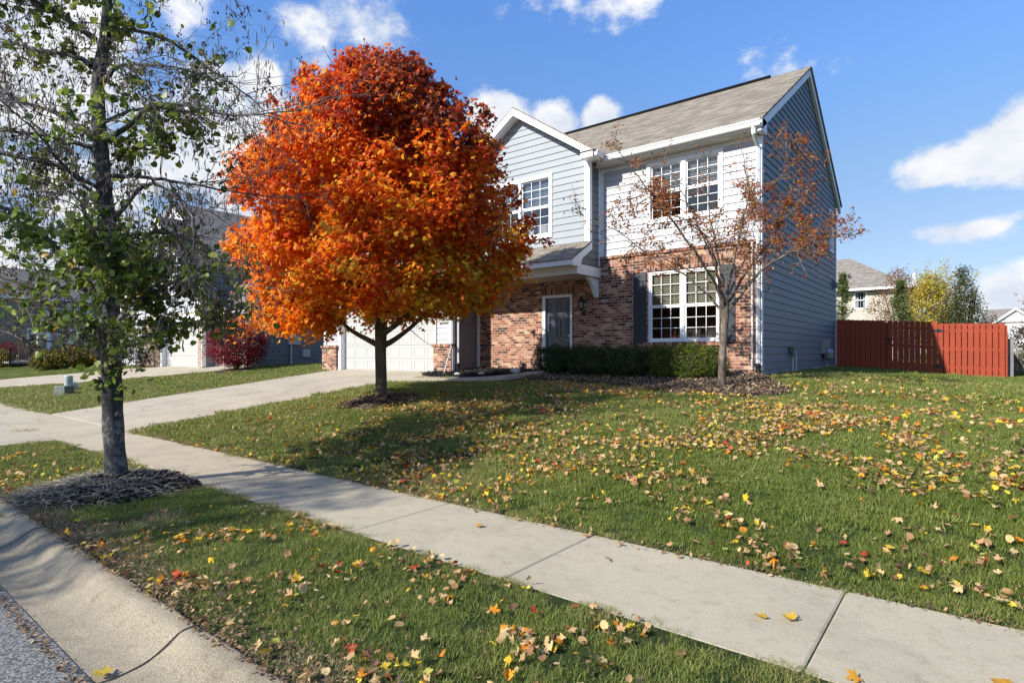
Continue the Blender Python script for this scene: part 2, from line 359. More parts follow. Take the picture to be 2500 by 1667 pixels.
ROUND = [round_tmpl(i) for i in range(6)]; LANCE = [lance_tmpl(i) for i in range(6)]

# ------------------------------------------------------------------ camera, light, sky
cd = bpy.data.cameras.new('camera'); cam = bpy.data.objects.new('camera', cd); COL.objects.link(cam)
cam.location = (0, 0, CAMZ); cam.rotation_euler = (math.radians(90), 0, TH)
cd.sensor_width = 36; cd.lens = 1420/2500*36; cd.shift_y = 29.5/2500; cd.clip_end = 2000; cd.clip_start = .05
scn.camera = cam
SUN_AZ = math.radians(18.6); SUN_EL = math.radians(33.5)
sv = Vector((-math.sin(SUN_AZ)*math.cos(SUN_EL), -math.cos(SUN_AZ)*math.cos(SUN_EL), math.sin(SUN_EL)))
sd = bpy.data.lights.new('sun', 'SUN'); sd.energy = 4.9; sd.angle = math.radians(.5); sd.color = (1.0, .94, .84)
so = bpy.data.objects.new('sun', sd); COL.objects.link(so); so.rotation_euler = sv.to_track_quat('Z', 'Y').to_euler(); so.location = (-20, -40, 30)
w = bpy.data.worlds.new('World'); scn.world = w; w.use_nodes = True
t = w.node_tree; t.nodes.clear(); L = t.links.new
out = N(t, 'ShaderNodeOutputWorld'); bg = N(t, 'ShaderNodeBackground'); L(bg.outputs[0], out.inputs[0])
sky = N(t, 'ShaderNodeTexSky', sky_type='NISHITA', sun_disc=False, sun_elevation=SUN_EL, sun_rotation=math.pi+SUN_AZ, altitude=200, air_density=1.0, dust_density=.25, ozone_density=2.5)
tc = N(t, 'ShaderNodeTexCoord')
# clouds: (direction centre, radius, weight) with fractal edges
def sdir(x, y):
    u = (x-1250)/1420; v = (863-y)/1420
    d = FWD+u*RGT+np.array([0, 0, v]); return d/np.linalg.norm(d)
clouds = [(520, 350, .14, .8, 1.9), (400, 300, .10, .7, 1.5), (640, 195, .035, .9, 1.2), (770, 80, .04, .55, 1.6), (900, 65, .05, .6, 1.8), (1235, 285, .05, 1.2, 1.2), (1330, 300, .045, 1.1, 1.1),
          (1455, 292, .032, 1.1, 1.3), (2330, 405, .034, .95, 2.2), (2440, 380, .045, 1.15, 1.5), (2510, 330, .045, 1.15, 1.1), (2420, 555, .026, .7, 3.2), (2370, 745, .028, .8, 1.5), (2450, 720, .045, .9, 1.3), (2540, 720, .05, .9, 1.3),
          (1340, 5, .03, .5, 2.6), (1530, 8, .035, .6, 2.6), (60, 330, .14, .55, 1.5), (-60, 130, .16, .65, 1.3), (300, 560, .12, .6, 2.6), (30, 620, .16, .6, 2.8), (590, 430, .08, .6, 1.5), (430, 10, .05, .5, 1.6),
          (1900, 170, .05, .33, 2.2), (2150, 720, .04, .4, 2.5), (-900, 500, .2, .8, 2.0)]
acc = None
nz0 = N(t, 'ShaderNodeTexNoise', Scale=9.0, Detail=3.0); L(tc.outputs['Generated'], nz0.inputs['Vector'])
wv = N(t, 'ShaderNodeVectorMath', operation='MULTIPLY_ADD'); L(nz0.outputs['Color'], wv.inputs[0]); wv.inputs[1].default_value = (.05, .05, .03); L(tc.outputs['Generated'], wv.inputs[2])
clouds += [((-.8, -.3, .5), 0, .2, .8, 1.2), ((-.3, -.9, .35), 0, .2, .8, 1.4), ((.25, -.85, .5), 0, .18, .8, 1.3), ((-.9, .2, .35), 0, .16, .8, 1.2), ((-.1, -.3, .95), 0, .2, .8, 1.2), ((-.5, -.55, .7), 0, .2, .8, 1.2), ((.1, -.6, .8), 0, .15, .8, 1.2)]  # unseen clouds behind and overhead, added to fill the shadows with light
for x, y, r, wt, an in clouds:
    d = np.array(x)/np.linalg.norm(x) if isinstance(x, tuple) else sdir(x, y)
    sub = N(t, 'ShaderNodeVectorMath', operation='SUBTRACT'); L(wv.outputs[0], sub.inputs[0]); sub.inputs[1].default_value = (d[0]+.025, d[1]+.025, d[2]+.015)
    scn_ = N(t, 'ShaderNodeVectorMath', operation='MULTIPLY'); L(sub.outputs[0], scn_.inputs[0]); scn_.inputs[1].default_value = (1/(r*an), 1/(r*an), 1/r)
    ln = N(t, 'ShaderNodeVectorMath', operation='LENGTH'); L(scn_.outputs[0], ln.inputs[0])
    mr = N(t, 'ShaderNodeMapRange'); L(ln.outputs[1], mr.inputs['Value']); mr.inputs['From Min'].default_value = 1.25; mr.inputs['From Max'].default_value = .25
    mr.inputs['To Min'].default_value = 0; mr.inputs['To Max'].default_value = wt
    if acc is None: acc = mr.outputs[0]
    else:
        mx = N(t, 'ShaderNodeMath', operation='MAXIMUM'); L(acc, mx.inputs[0]); L(mr.outputs[0], mx.inputs[1]); acc = mx.outputs[0]
mpc = N(t, 'ShaderNodeMapping'); mpc.inputs['Scale'].default_value = (1, 1, 1.5); L(tc.outputs['Generated'], mpc.inputs['Vector'])
nz = N(t, 'ShaderNodeTexNoise', Scale=14.0, Detail=9.0, Roughness=.58, Lacunarity=2.1); L(mpc.outputs[0], nz.inputs['Vector'])
m1 = N(t, 'ShaderNodeMath', operation='MULTIPLY_ADD'); L(nz.outputs['Fac'], m1.inputs[0]); m1.inputs[1].default_value = 1.7; m1.inputs[2].default_value = -1.05
m2 = N(t, 'ShaderNodeMath', operation='ADD'); L(m1.outputs[0], m2.inputs[0]); L(acc, m2.inputs[1])
gate = N(t, 'ShaderNodeMath', operation='MULTIPLY', use_clamp=True); L(acc, gate.inputs[0]); gate.inputs[1].default_value = 6.0
cm = N(t, 'ShaderNodeMapRange', interpolation_type='SMOOTHSTEP'); L(m2.outputs[0], cm.inputs['Value']); cm.inputs['From Min'].default_value = .05; cm.inputs['From Max'].default_value = .55
cg = N(t, 'ShaderNodeMath', operation='MULTIPLY'); L(cm.outputs[0], cg.inputs[0]); L(gate.outputs[0], cg.inputs[1])
nz2 = N(t, 'ShaderNodeTexNoise', Scale=10.0, Detail=5.0); L(mpc.outputs[0], nz2.inputs['Vector'])
CLOUD = (9.6, 9.8, 10.2); CLOUD_D = (7.0, 7.6, 8.8)
cc = ramp(t, [(.35, (.72, .78, .9)), (.6, (1, 1, 1))]); L(nz2.outputs['Fac'], cc.inputs[0])
ccm = N(t, 'ShaderNodeVectorMath', operation='SCALE'); L(cc.outputs[0], ccm.inputs[0]); ccm.inputs['Scale'].default_value = 4.4
tint = N(t, 'ShaderNodeMix', data_type='RGBA', blend_type='MULTIPLY'); tint.inputs[0].default_value = 1; L(sky.outputs[0], tint.inputs[6]); tint.inputs[7].default_value = (1, 1, 1, 1)
sz_ = N(t, 'ShaderNodeSeparateXYZ'); L(tc.outputs['Generated'], sz_.inputs[0])
er = ramp(t, [(0, (.25, .25, .34)), (.08, (.38, .36, .40)), (.19, (.46, .44, .46)), (.28, (.50, .53, .55)), (.42, (.53, .66, .82)), (.56, (.53, .74, 1.0)), (1.0, (.5, .7, .9))]); L(sz_.outputs[2], er.inputs[0]); sc_ = N(t, 'ShaderNodeVectorMath', operation='SCALE'); L(er.outputs[0], sc_.inputs[0]); sc_.inputs['Scale'].default_value = 1.27; L(sc_.outputs[0], tint.inputs[7])
mxc = N(t, 'ShaderNodeMix', data_type='RGBA'); L(cg.outputs[0], mxc.inputs[0]); L(tint.outputs[2], mxc.inputs[6]); L(ccm.outputs[0], mxc.inputs[7])
L(mxc.outputs[2], bg.inputs[0]); bg.inputs[1].default_value = .15
scn.view_settings.view_transform = 'Standard'; scn.view_settings.look = 'None'; scn.view_settings.exposure = 0.62; scn.view_settings.gamma = 1
scn.cycles.use_denoising = True; scn.cycles.max_bounces = 8; scn.cycles.transparent_max_bounces = 24
scn.cycles.sample_clamp_indirect = 8

# ------------------------------------------------------------------ surface masks
def inpoly(x, y, P):
    r = False; n = len(P)
    for i in range(n):
        x1, y1 = P[i]; x2, y2 = P[(i+1) % n]
        if (y1 > y) != (y2 > y) and x < (x2-x1)*(y-y1)/(y2-y1)+x1: r = not r
    return r
SX0, SX1, SY0, SY1 = -60.0, 40.0, 2.99, 4.2
CURB1 = 1.42; CURB0 = .94
DRX0, DRX1 = -17.95, -12.8
NEAR = [(-13.2, 10.45), (-12.4, 10.62), (-11.5, 10.74), (-10.5, 10.85), (-9.75, 11.15), (-9.2, 11.7), (-8.88, 12.5), (-8.8, 13.6)]
FARE = [(-12.8, 11.75), (-12.1, 11.55), (-11.3, 11.62), (-10.8, 11.72), (-10.35, 11.95), (-10.05, 12.3), (-9.85, 12.9), (-9.8, 13.6)]
WALK = NEAR+FARE[::-1]
NDRIVE = [(-33.5, 4.2), (-26.6, 4.2), (-26.0, 6.5), (-24.6, 9.5), (-24.0, 11.6), (-24.0, 12.4), (-31.6, 12.4), (-33.6, 10.0)]
NDRIVE = [(-38.0, 4.2), (-31.5, 4.2), (-28.6, 6.6), (-26.4, 8.3), (-24.6, 10.9), (-24.1, 12.5), (-31.6, 12.5), (-33.6, 10.0), (-36.5, 6.2)]
BED1 = [(-12.8, 11.8), (-12.1, 11.6), (-11.3, 11.66), (-10.8, 11.76), (-10.35, 12.0), (-10.08, 12.35), (-9.88, 12.9), (-9.84, 13.6), (-12.07, 13.6), (-12.07, 12.35), (-12.75, 12.35)]
BED2 = [(-9.3, 11.35), (-8.6, 11.75), (-6.8, 11.5), (-5.6, 11.15), (-4.75, 10.6), (-4.0, 10.45), (-3.2, 10.5), (-2.75, 10.95), (-2.6, 11.5), (-3.0, 12.2), (-3.55, 13.3), (-3.6, 13.6), (-8.75, 13.6), (-8.8, 12.5), (-9.1, 11.8)]
MAPLE_B = (-9.25, 7.47); STREET_B = (-7.61, 2.38); PEAR_B = (-3.84, 11.43)
def kindat(x, y):
    if y < CURB1-.02+.02*math.sin(x*11)+.015*math.sin(x*29): return 'curb' if y > -8.4 else 'grass'
    if y < 6:
        e_ = .010+.012*math.sin(x*7.3)+.009*math.sin(x*19.1+2)+.006*math.sin(x*41)
        if SY0+e_-.01 < y < SY1-e_+.01: return 'walk'
    if y < SY0 and -18.6 < x < -12.35-.35*max(0, 2.2-y): return 'drive'
    if DRX0 < x < DRX1 and 4 < y < 12.7: return 'drive'
    if 10.3 < y < 13.7 and inpoly(x, y, WALK): return 'walk'
    if y < SY0 and (-38.5 < x < -31.2): return 'drive'
    if 4 < y < 12.6 and x < -23 and inpoly(x, y, NDRIVE): return 'drive'
    if 10.2 < y < 13.7 and (inpoly(x, y, BED1) or inpoly(x, y, BED2)): return 'mulch'
    a = math.atan2(y-STREET_B[1], x-STREET_B[0])
    if math.hypot((x-STREET_B[0]-.1)*.95, y-STREET_B[1]) < .70+.10*math.sin(3*a)+.07*math.sin(7*a+1): return 'mulch'
    a = math.atan2(y-MAPLE_B[1], x-MAPLE_B[0])
    if math.hypot(x-MAPLE_B[0], y-MAPLE_B[1]) < .72+.1*math.sin(4*a): return 'mulch'
    if math.hypot(x+23.3, y-11.5) < .9: return 'mulch'
    if y > 12.35 and ((-18.7 < x < -3.6 and y < 22.8) or (-36 < x < -23.7 and y < 22)): return 'house'
    return 'grass'

# ------------------------------------------------------------------ ground sheets
def axis(segs):
    r = []
    for a, b, s in segs:
        n = max(1, int(round((b-a)/s))); r += [a+(b-a)*i/n for i in range(n)]
    r.append(segs[-1][1]); return r
def noise2(x, y): return .5*math.sin(1.7*x+.6*y)+.3*math.sin(3.1*y-1.3*x+1)+.2*math.sin(5.3*x+4.1*y)
gx = axis([(-900, -120, 60), (-120, -40, 4), (-40, -20, 1), (-20, 8, .35), (8, 40, 1.5), (40, 120, 6), (120, 900, 60)])
gy = axis([(-300, -60, 30), (-60, -8.5, 4), (-8.5, -8.4, .1), (-8.4, 1.36, 1.6), (1.36, 1.44, .08), (1.44, 4.2, .3), (4.2, 25, .35), (25, 60, 2), (60, 200, 10), (200, 1500, 100)])
g = MB(); nx = len(gx)
for y in gy:
    for x in gx:
        z = gz(x, y)-.02+(.012*noise2(x, y) if y > 4.5 else 0)
        if 1.42 < y < 3: z = -.026+.025*(y-1.44)/1.5
        if -8.45 < y < 1.40: z = -.3
        g.v.append((x, y, z))
g.f = [(j*nx+i, j*nx+i+1, (j+1)*nx+i+1, (j+1)*nx+i) for j in range(len(gy)-1) for i in range(nx-1)]; g.m = [0]*len(g.f)
struct(g.build('ground', MT['ground'], smooth=True))
# street: asphalt
s = MB(); xs = axis([(-200, -20, 20), (-20, 20, 1), (20, 200, 20)]); ys = [-7.9, -4, 0, CURB0-.1, CURB0+.02]
for y in ys:
    for x in xs: s.v.append((x, y, -.115+.015*(1-((y+3.5)/4.4)**2)))
s.f = [(j*len(xs)+i, j*len(xs)+i+1, (j+1)*len(xs)+i+1, (j+1)*len(xs)+i) for j in range(len(ys)-1) for i in range(len(xs)-1)]; s.m = [0]*len(s.f)
struct(s.build('street', MT['asphalt']))
def catmull2(pts, n):
    P = [np.array(p, float) for p in pts]; P = [2*P[0]-P[1]]+P+[2*P[-1]-P[-2]]; out = []
    for i in range(n+1):
        u = min(i/n*(len(P)-3), len(P)-3-1e-6); k = int(u); f = u-k; a, b, c, d = P[k:k+4]
        out.append(tuple(.5*((2*b)+(-a+c)*f+(2*a-5*b+4*c-d)*f*f+(-a+3*b-3*c+d)*f**3)))
    return out
# rolled curb with joints, near and far side
def curb(name, jx, prof):
    c = MB(); q = catmull2(prof[1:-1], 26); prof = [prof[0]]+q+[prof[-1]]
    for a, b in zip(jx[:-1], jx[1:]):
        n = max(2, int((b-a)/.15)); a += .007; b -= .006
        xs = [a+(b-a)*i/n for i in range(n+1)]; k = len(prof); vs = []; 
        for i, x in enumerate(xs):
            for (y, z) in prof:
                e = .012*math.exp(-min(i, n-i)*.9)
                vs.append((x, y+.004*math.sin(x*9+y*20), z-e*.4+.0015*math.sin(x*31+y*50)))
        fs = [(i*k+j, i*k+j+1, (i+1)*k+j+1, (i+1)*k+j) for i in range(n) for j in range(k-1)]
        c.add(vs, fs)
        for x in (a, b): c.add([(x, y, z) for y, z in prof]+[(x, prof[-1][0], -.35), (x, prof[0][0], -.35)], [tuple(range(k+2))])
    o = c.build(name, MT['curb'], smooth=True)
    for p in o.data.polygons: p.use_smooth = p.normal.z > .45 or p.normal.z < -.45
    return struct(o)
PROF = [(CURB0, -.35), (CURB0, -.120), (CURB0+.10, -.126), (CURB0+.2, -.118), (CURB0+.27, -.10), (CURB0+.33, -.07), (CURB0+.38, -.035), (CURB0+.42, -.012), (CURB0+.46, -.004), (CURB1+.03, -.004), (CURB1+.03, -.35)]
JX = [-60, -40, -30, -24, -18.8, -15.6, -12.3, -9.2, -6.35, -3.38, -.45, 2.6, 5.6, 8.6, 12, 20, 40]
curb('curb', JX, PROF)
curb('curb', [-60, -45, -30, -24, -18, -12, -6, 0, 6, 12, 20, 40], [(-8.42+PROF[-1-i][0]*0+(.53-(p[0]-CURB0)), p[1]) for i, p in enumerate(PROF)])
# concrete slabs
def slab(mb, x0, x1, y0, y1, off, step=.4, th=.12, zf=gz, bev=.006):
    nx = max(1, int((x1-x0)/step)); ny = max(1, int((y1-y0)/step))
    xs = [x0, x0+bev*2]+[x0+(x1-x0)*i/nx for i in range(1, nx)]+[x1-bev*2, x1]
    ys = [y0, y0+bev*2]+[y0+(y1-y0)*i/ny for i in range(1, ny)]+[y1-bev*2, y1]
    vs = []
    for j, y in enumerate(ys):
        for i, x in enumerate(xs):
            e = bev if (i in (0, len(xs)-1) or j in (0, len(ys)-1)) else 0
            vs.append((x, y, zf(x, y)+off-e))
    k = len(xs); fs = [(j*k+i, j*k+i+1, (j+1)*k+i+1, (j+1)*k+i) for j in range(len(ys)-1) for i in range(k-1)]
    mb.add(vs, fs)
    ring = [(i, 0) for i in range(k)]+[(k-1, j) for j in range(1, len(ys))]+[(i, len(ys)-1) for i in range(k-2, -1, -1)]+[(0, j) for j in range(len(ys)-2, 0, -1)]
    vs2 = []; fs2 = []
    for i, j in ring: p = vs[j*k+i]; vs2 += [p, (p[0], p[1], p[2]-th)]
    n = len(ring); fs2 = [(2*i, 2*((i+1) % n), 2*((i+1) % n)+1, 2*i+1) for i in range(n)]
    mb.add(vs2, fs2)
sw = MB(); JS = [-60]+[-58+1.83*i for i in range(22)]
JS = [-.63-1.83*k for k in range(2, 33)][::-1]
JS = [x for x in JS if x < -19]+[-18.3, -16.6, -14.9, -12.95, -11.1, -9.45, -7.65, -5.87, -4.12, -2.46, -.63, 1.2, 3.03, 4.86, 6.7, 8.5, 12, 20, 40]
for a, b in zip(JS[:-1], JS[1:]): slab(sw, a+.0045, b-.0045, SY0, SY1, -.001+.002*math.sin(a*7), .45)
struct(sw.build('sidewalk', MT['walk']))
dv = MB()
for a, b in ((DRX0, -15.4), (-15.4, DRX1)):
    for c, d in ((4.21, 7.0), (7.0, 9.8), (9.8, 12.62)): slab(dv, a+.005, b-.005, c+.005, d-.005, .006, .35)
dv.add([(-12.8, 4.22, gz(-12.8, 4.22)+.004), (-12.1, 4.22, .005), (-12.8, 5.2, gz(-12.8, 5.2)+.005)], [(0, 1, 2)])
def azf(x, y): return -.004 if y > 2.2 else -.004-.075*(2.2-y)/.8 if y > 1.4 else -.08
for a, b in ((-18.5, -15.4), (-15.4, -12.4)): slab(dv, a, b, CURB1+.05, SY0-.006, .008, .3, zf=lambda x, y: -.0)
struct(dv.build('driveway', MT['drive']))
def polysheet(mb, poly, off, step=.3):
    from mathutils.geometry import delaunay_2d_cdt
    pts = [Vector(p) for p in poly]; n = len(pts)
    xs = [p[0] for p in poly]; ys = [p[1] for p in poly]
    inner = []
    y = min(ys)+step
    while y < max(ys):
        x = min(xs)+step
        while x < max(xs):
            if inpoly(x, y, poly): inner.append(Vector((x+.07*step*math.sin(9*y), y)))
            x += step
        y += step
    r = delaunay_2d_cdt(pts+inner, [], [list(range(n))], 1, 1e-4)
    mb.add([(v.x, v.y, off(v.x, v.y)) for v in r[0]], [tuple(f) for f in r[2]])
nd = MB(); polysheet(nd, NDRIVE, lambda x, y: gz(x, y)+.006, .8)
slab(nd, -38.3, -31.2, CURB1+.05, SY0-.006, .008, .5, zf=lambda x, y: 0)
struct(nd.build('driveway', MT['drive']))
wk = MB()
for i in range(len(NEAR)-1):
    a, b, c, d = NEAR[i], NEAR[i+1], FARE[i+1], FARE[i]
    g_ = .006 if i % 2 == 0 else 0
    def lp(p, q, k): return (p[0]+(q[0]-p[0])*k, p[1]+(q[1]-p[1])*k)
    L0 = math.dist(a, b); a2 = lp(a, b, g_/L0); d2 = lp(d, c, g_/max(.1, math.dist(d, c)))
    top = [(p[0], p[1], gz(*p)+.012) for p in (a2, b, c, d2)]
    wk.hexa([(p[0], p[1], p[2]-.12) for p in top], top)
struct(wk.build('walkway', MT['drive']))
# mulch beds
def bed(name, poly, h, mat, step=.08, amp=.02):
    b = MB(); rr = random.Random(3)
    def z(x, y):
        e = min(math.dist((x, y), p) for p in poly)
        return gz(x, y)+.0+h*min(1, e/.35)+rr.uniform(-amp, amp)
    polysheet(b, poly, z, step); return struct(b.build(name, mat))
bed('mulch_bed', BED1, .05, MT['mulch'], .07); bed('mulch_bed', BED2, .05, MT['mulchb'], .09)
def ring(name, cx, cy, rf, h, mat, hb=0):
    b = MB(); K = 40; rr = random.Random(5); vs = [(cx, cy, gz(cx, cy)+h)]
    R_ = 12
    for j in range(1, R_+1):
        for k in range(K):
            a = 2*math.pi*k/K; r = rf(a)*j/R_; x = cx+r*math.cos(a); y = cy+r*math.sin(a)
            vs.append((x, y, gz(x, y)+h*(1-(j/R_)**1.6)+(rr.uniform(-.015, .02) if j < R_ else -.02)))
    fs = [(0, 1+k, 1+(k+1) % K) for k in range(K)]
    for j in range(R_-1):
        for k in range(K): fs.append((1+j*K+k, 1+j*K+(k+1) % K, 1+(j+1)*K+(k+1) % K, 1+(j+1)*K+k))
    b.add(vs, fs); return struct(b.build(name, mat, smooth=False))
ring('mulch_ring', STREET_B[0]+.1, STREET_B[1], lambda a: .80+.10*math.sin(3*a)+.07*math.sin(7*a+1), .12, MT['mulch'])
ring('mulch_ring', MAPLE_B[0], MAPLE_B[1], lambda a: .78+.1*math.sin(4*a), .10, MT['mulchb'])
ring('mulch_ring', -23.3, 11.5, lambda a: .95+.1*math.sin(4*a), .06, MT['mulchb'])

# ------------------------------------------------------------------ building kit
class Face:
    """local wall frame: u along the wall, v up, n outwards"""
    def __init__(s, kind, at): s.kind = kind; s.at = at
    def p(s, u, v, n):
        return (u, s.at-n, v) if s.kind == 'front' else (s.at+n, u, v) if s.kind == 'right' else (s.at-n, u, v) if s.kind == 'left' else (u, s.at+n, v)
    def box(s, mb, u0, u1, v0, v1, n0, n1):
        a = s.p(u0, v0, n0); b = s.p(u1, v1, n1)
        mb.box(min(a[0], b[0]), max(a[0], b[0]), min(a[1], b[1]), max(a[1], b[1]), min(a[2], b[2]), max(a[2], b[2]))
    def poly(s, mb, pts, n): mb.add([s.p(u, v, n) for u, v in pts], [tuple(range(len(pts)))])
    def prism(s, mb, pts, n0, n1):
        a = [s.p(u, v, n0) for u, v in pts]; d = np.array(s.p(0, 0, n1))-np.array(s.p(0, 0, n0)); mb.prism(a, d)
def siding(mb, F, v0, v1, rng_fn, openings=(), e=.178, proud=.02, n=0.0, seed=1):
    rr = random.Random(seed); v = v0
    while v < v1-.01:
        t = min(v+e, v1); a0, b0 = rng_fn(v); a1, b1 = rng_fn(t)
        segs = [(a0, b0, a1, b1)]
        for (oa, ob, oz0, oz1) in openings:
            if oz0 < (v+t)/2 < oz1:
                ns = []
                for s_ in segs:
                    if s_[0] < oa and s_[1] > ob: ns += [(s_[0], oa, s_[2], oa), (ob, s_[1], ob, s_[3])]
                    elif s_[0] < oa < s_[1]: ns.append((s_[0], oa, s_[2], oa))
                    elif s_[0] < ob < s_[1]: ns.append((ob, s_[1], ob, s_[3]))
                    elif s_[0] >= oa and s_[1] <= ob: pass
                    else: ns.append(s_)
                segs = ns
        for (p, q, r, w_) in segs:
            if q-p < .02 and w_-r < .02: continue
            j = rr.uniform(0, .002)
            mb.add([F.p(p, v, n+proud+j), F.p(q, v, n+proud+j), F.p(w_, t, n+.002), F.p(r, t, n+.002), F.p(p, v, n), F.p(q, v, n)],
                   [(0, 1, 2, 3), (4, 5, 1, 0)])
        v = t
def wallsheet(mb, F, u0, u1, v0, v1, openings=(), n=0.0):
    us = sorted({u0, u1, *[o[0] for o in openings], *[o[1] for o in openings]}); vs = sorted({v0, v1, *[o[2] for o in openings], *[o[3] for o in openings]})
    for a, b in zip(us[:-1], us[1:]):
        for c, d in zip(vs[:-1], vs[1:]):
            if a < u0-1e-6 or b > u1+1e-6 or c < v0-1e-6 or d > v1+1e-6: continue
            mu, mv = (a+b)/2, (c+d)/2
            if any(o[0] < mu < o[1] and o[2] < mv < o[3] for o in openings): continue
            F.poly(mb, [(a, c), (b, c), (b, d), (a, d)], n)
def window(parent, F, u0, u1, v0, v1, casing=.09, units=2, cols=3, rows=3, blinds='top', mull=.09, proud=.035, sashn=-.03, transom=0, blindmat=None, curtain=False, depth=.8):
    fr = MB(); cu0, cu1, cv0, cv1 = u0+casing, u1-casing, v0+casing, v1-casing
    for a in ((u0, u1, v0, cv0), (u0, u1, cv1, v1), (u0, cu0, cv0, cv1), (cu1, u1, cv0, cv1)): F.box(fr, *a, -.06, proud)
    wu = (cu1-cu0-mull*(units-1))/units; gl = MB(); bl = MB(); s = .038
    for k in range(units):
        a = cu0+k*(wu+mull); b = a+wu
        if k < units-1: F.box(fr, b, b+mull, cv0, cv1, -.06, proud-.006)
        top = cv1
        if transom:
            F.box(fr, a, b, cv1-transom-.12, cv1-transom, -.06, proud-.008); top = cv1-transom-.12
            for q in range(1, 3): F.box(fr, a+q*wu/3-.008, a+q*wu/3+.008, cv1-transom, cv1, sashn-.012, sashn+.006)
        mid = (cv0+top)/2
        for (lo, hi, nn) in ((mid, top, sashn), (cv0, mid, sashn-.018)):
            for q in ((a, b, lo, lo+s), (a, b, hi-s, hi), (a, a+s, lo+s, hi-s), (b-s, b, lo+s, hi-s)): F.box(fr, *q, nn-.012, nn+.012)
            iu0, iu1, iv0, iv1 = a+s, b-s, lo+s, hi-s
            for q in range(1, cols): x = iu0+(iu1-iu0)*q/cols; F.box(fr, x-.0065, x+.0065, iv0, iv1, nn-.007, nn+.007)
            for q in range(1, rows): y = iv0+(iv1-iv0)*q/rows; F.box(fr, iu0, iu1, y-.0065, y+.0065, nn-.006, nn+.006)
            F.poly(gl, [(a+.01, lo+.01), (b-.01, lo+.01), (b-.01, hi-.01), (a+.01, hi-.01)], nn-.003)
        if blinds:
            lo = mid if blinds == 'top' else cv0; y = top-.03
            F.box(bl, a+.02, b-.02, top-.06, top-.01, -.125, -.085)
            while y > lo+.02:
                p = [(a+.02, y), (b-.02, y)]
                bl.add([F.p(a+.02, y, -.125), F.p(b-.02, y, -.125), F.p(b-.02, y-.033, -.098), F.p(a+.02, y-.033, -.098)], [(0, 1, 2, 3)]); y -= .044
            F.box(bl, a+.02, b-.02, lo-.01, lo+.015, -.125, -.09)
            for q in (.2, .8): F.box(bl, a+wu*q-.002, a+wu*q+.002, lo, top, -.085, -.083)
    w_ = fr.build('window', MT['white'], parent)
    gl.build('pane', MT['glass'], w_)
    if blinds: bl.build('blind', blindmat or MT['blind'], w_)
    if curtain:
        k = 24; x0, x1 = cu0, cu1
        for (p, q) in ((x0, x0+(x1-x0)*.3), (x1-(x1-x0)*.3, x1)):
            cb = MB()
            pts = [(p+(q-p)*i/k, -.14+.02*math.sin(i*1.9)) for i in range(k+1)]
            cb.add([F.p(x, cv0, n_) for x, n_ in pts]+[F.p(x, cv1, n_) for x, n_ in pts], [(i, i+1, k+2+i, k+1+i) for i in range(k)])
            cb.build('curtain', MT['white'], w_)
    rm = MB()   # the dim room behind the glass
    for q in (((u0+.02, v0+.02), (u1-.02, v0+.02)), ((u1-.02, v0+.02), (u1-.02, v1-.02)), ((u1-.02, v1-.02), (u0+.02, v1-.02)), ((u0+.02, v1-.02), (u0+.02, v0+.02))):
        rm.add([F.p(q[0][0], q[0][1], -.061), F.p(q[1][0], q[1][1], -.061), F.p(q[1][0], q[1][1], -depth), F.p(q[0][0], q[0][1], -depth)], [(0, 1, 2, 3)])
    F.poly(rm, [(u0+.02, v0+.02), (u1-.02, v0+.02), (u1-.02, v1-.02), (u0+.02, v1-.02)], -depth)
    rm.build('interior', MT['dark'], w_)
    return w_
def lantern(parent, x, y, z, s=1.0):
    m = MB(); m.box(x-.045*s, x+.045*s, y-.012, y, z-.16*s, z-.02*s)
    m.tube([(x, y, z-.1*s), (x, y-.07*s, z-.15*s), (x, y-.13*s, z-.12*s), (x, y-.13*s, z-.03*s)], .012*s, 6)
    cy = y-.13*s
    m.lathe((x, cy, z), [(-.04*s, .02*s), (-.02*s, .055*s), (0, .06*s), (.005, .06*s)], 6)
    for k in range(6):
        a = math.pi*k/3; m.tube([(x+.055*s*math.cos(a), cy+.055*s*math.sin(a), z), (x+.075*s*math.cos(a), cy+.075*s*math.sin(a), z+.16*s)], .006*s, 4)
    m.lathe((x, cy, z+.16*s), [(0, .1*s), (.01*s, .1*s), (.05*s, .05*s), (.08*s, .03*s), (.1*s, .035*s), (.12*s, .01*s), (.17*s, .004*s)], 6)
    o = m.build('wall_lantern', MT['black'], parent)
    g_ = MB(); g_.lathe((x, cy, z), [(.006, .048*s), (.155*s, .066*s)], 6); g_.build('lantern_glass', MT['lampglass'], o); return o
def downspout(parent, pts, mat='white', w=.035, boot=None):
    m = MB(); m.tube(pts, w*1.25, 4)
    o = m.build('downspout', MT[mat], parent)
    if boot: b = MB(); b.lathe(boot, [(0, .065), (.02*1, .055), (.2, .055), (.24, .07), (.27, .07), (.3, .045)], 12); b.build('drain_boot', MT['black'], o)
    return o
def roofslab(mb, p0, p1, p2, p3, th=.05):
    """p0,p1 eave; p2,p3 ridge, thickness downwards"""
    top = [p0, p1, p2, p3]; mb.hexa([(p[0], p[1], p[2]-th) for p in top], top)

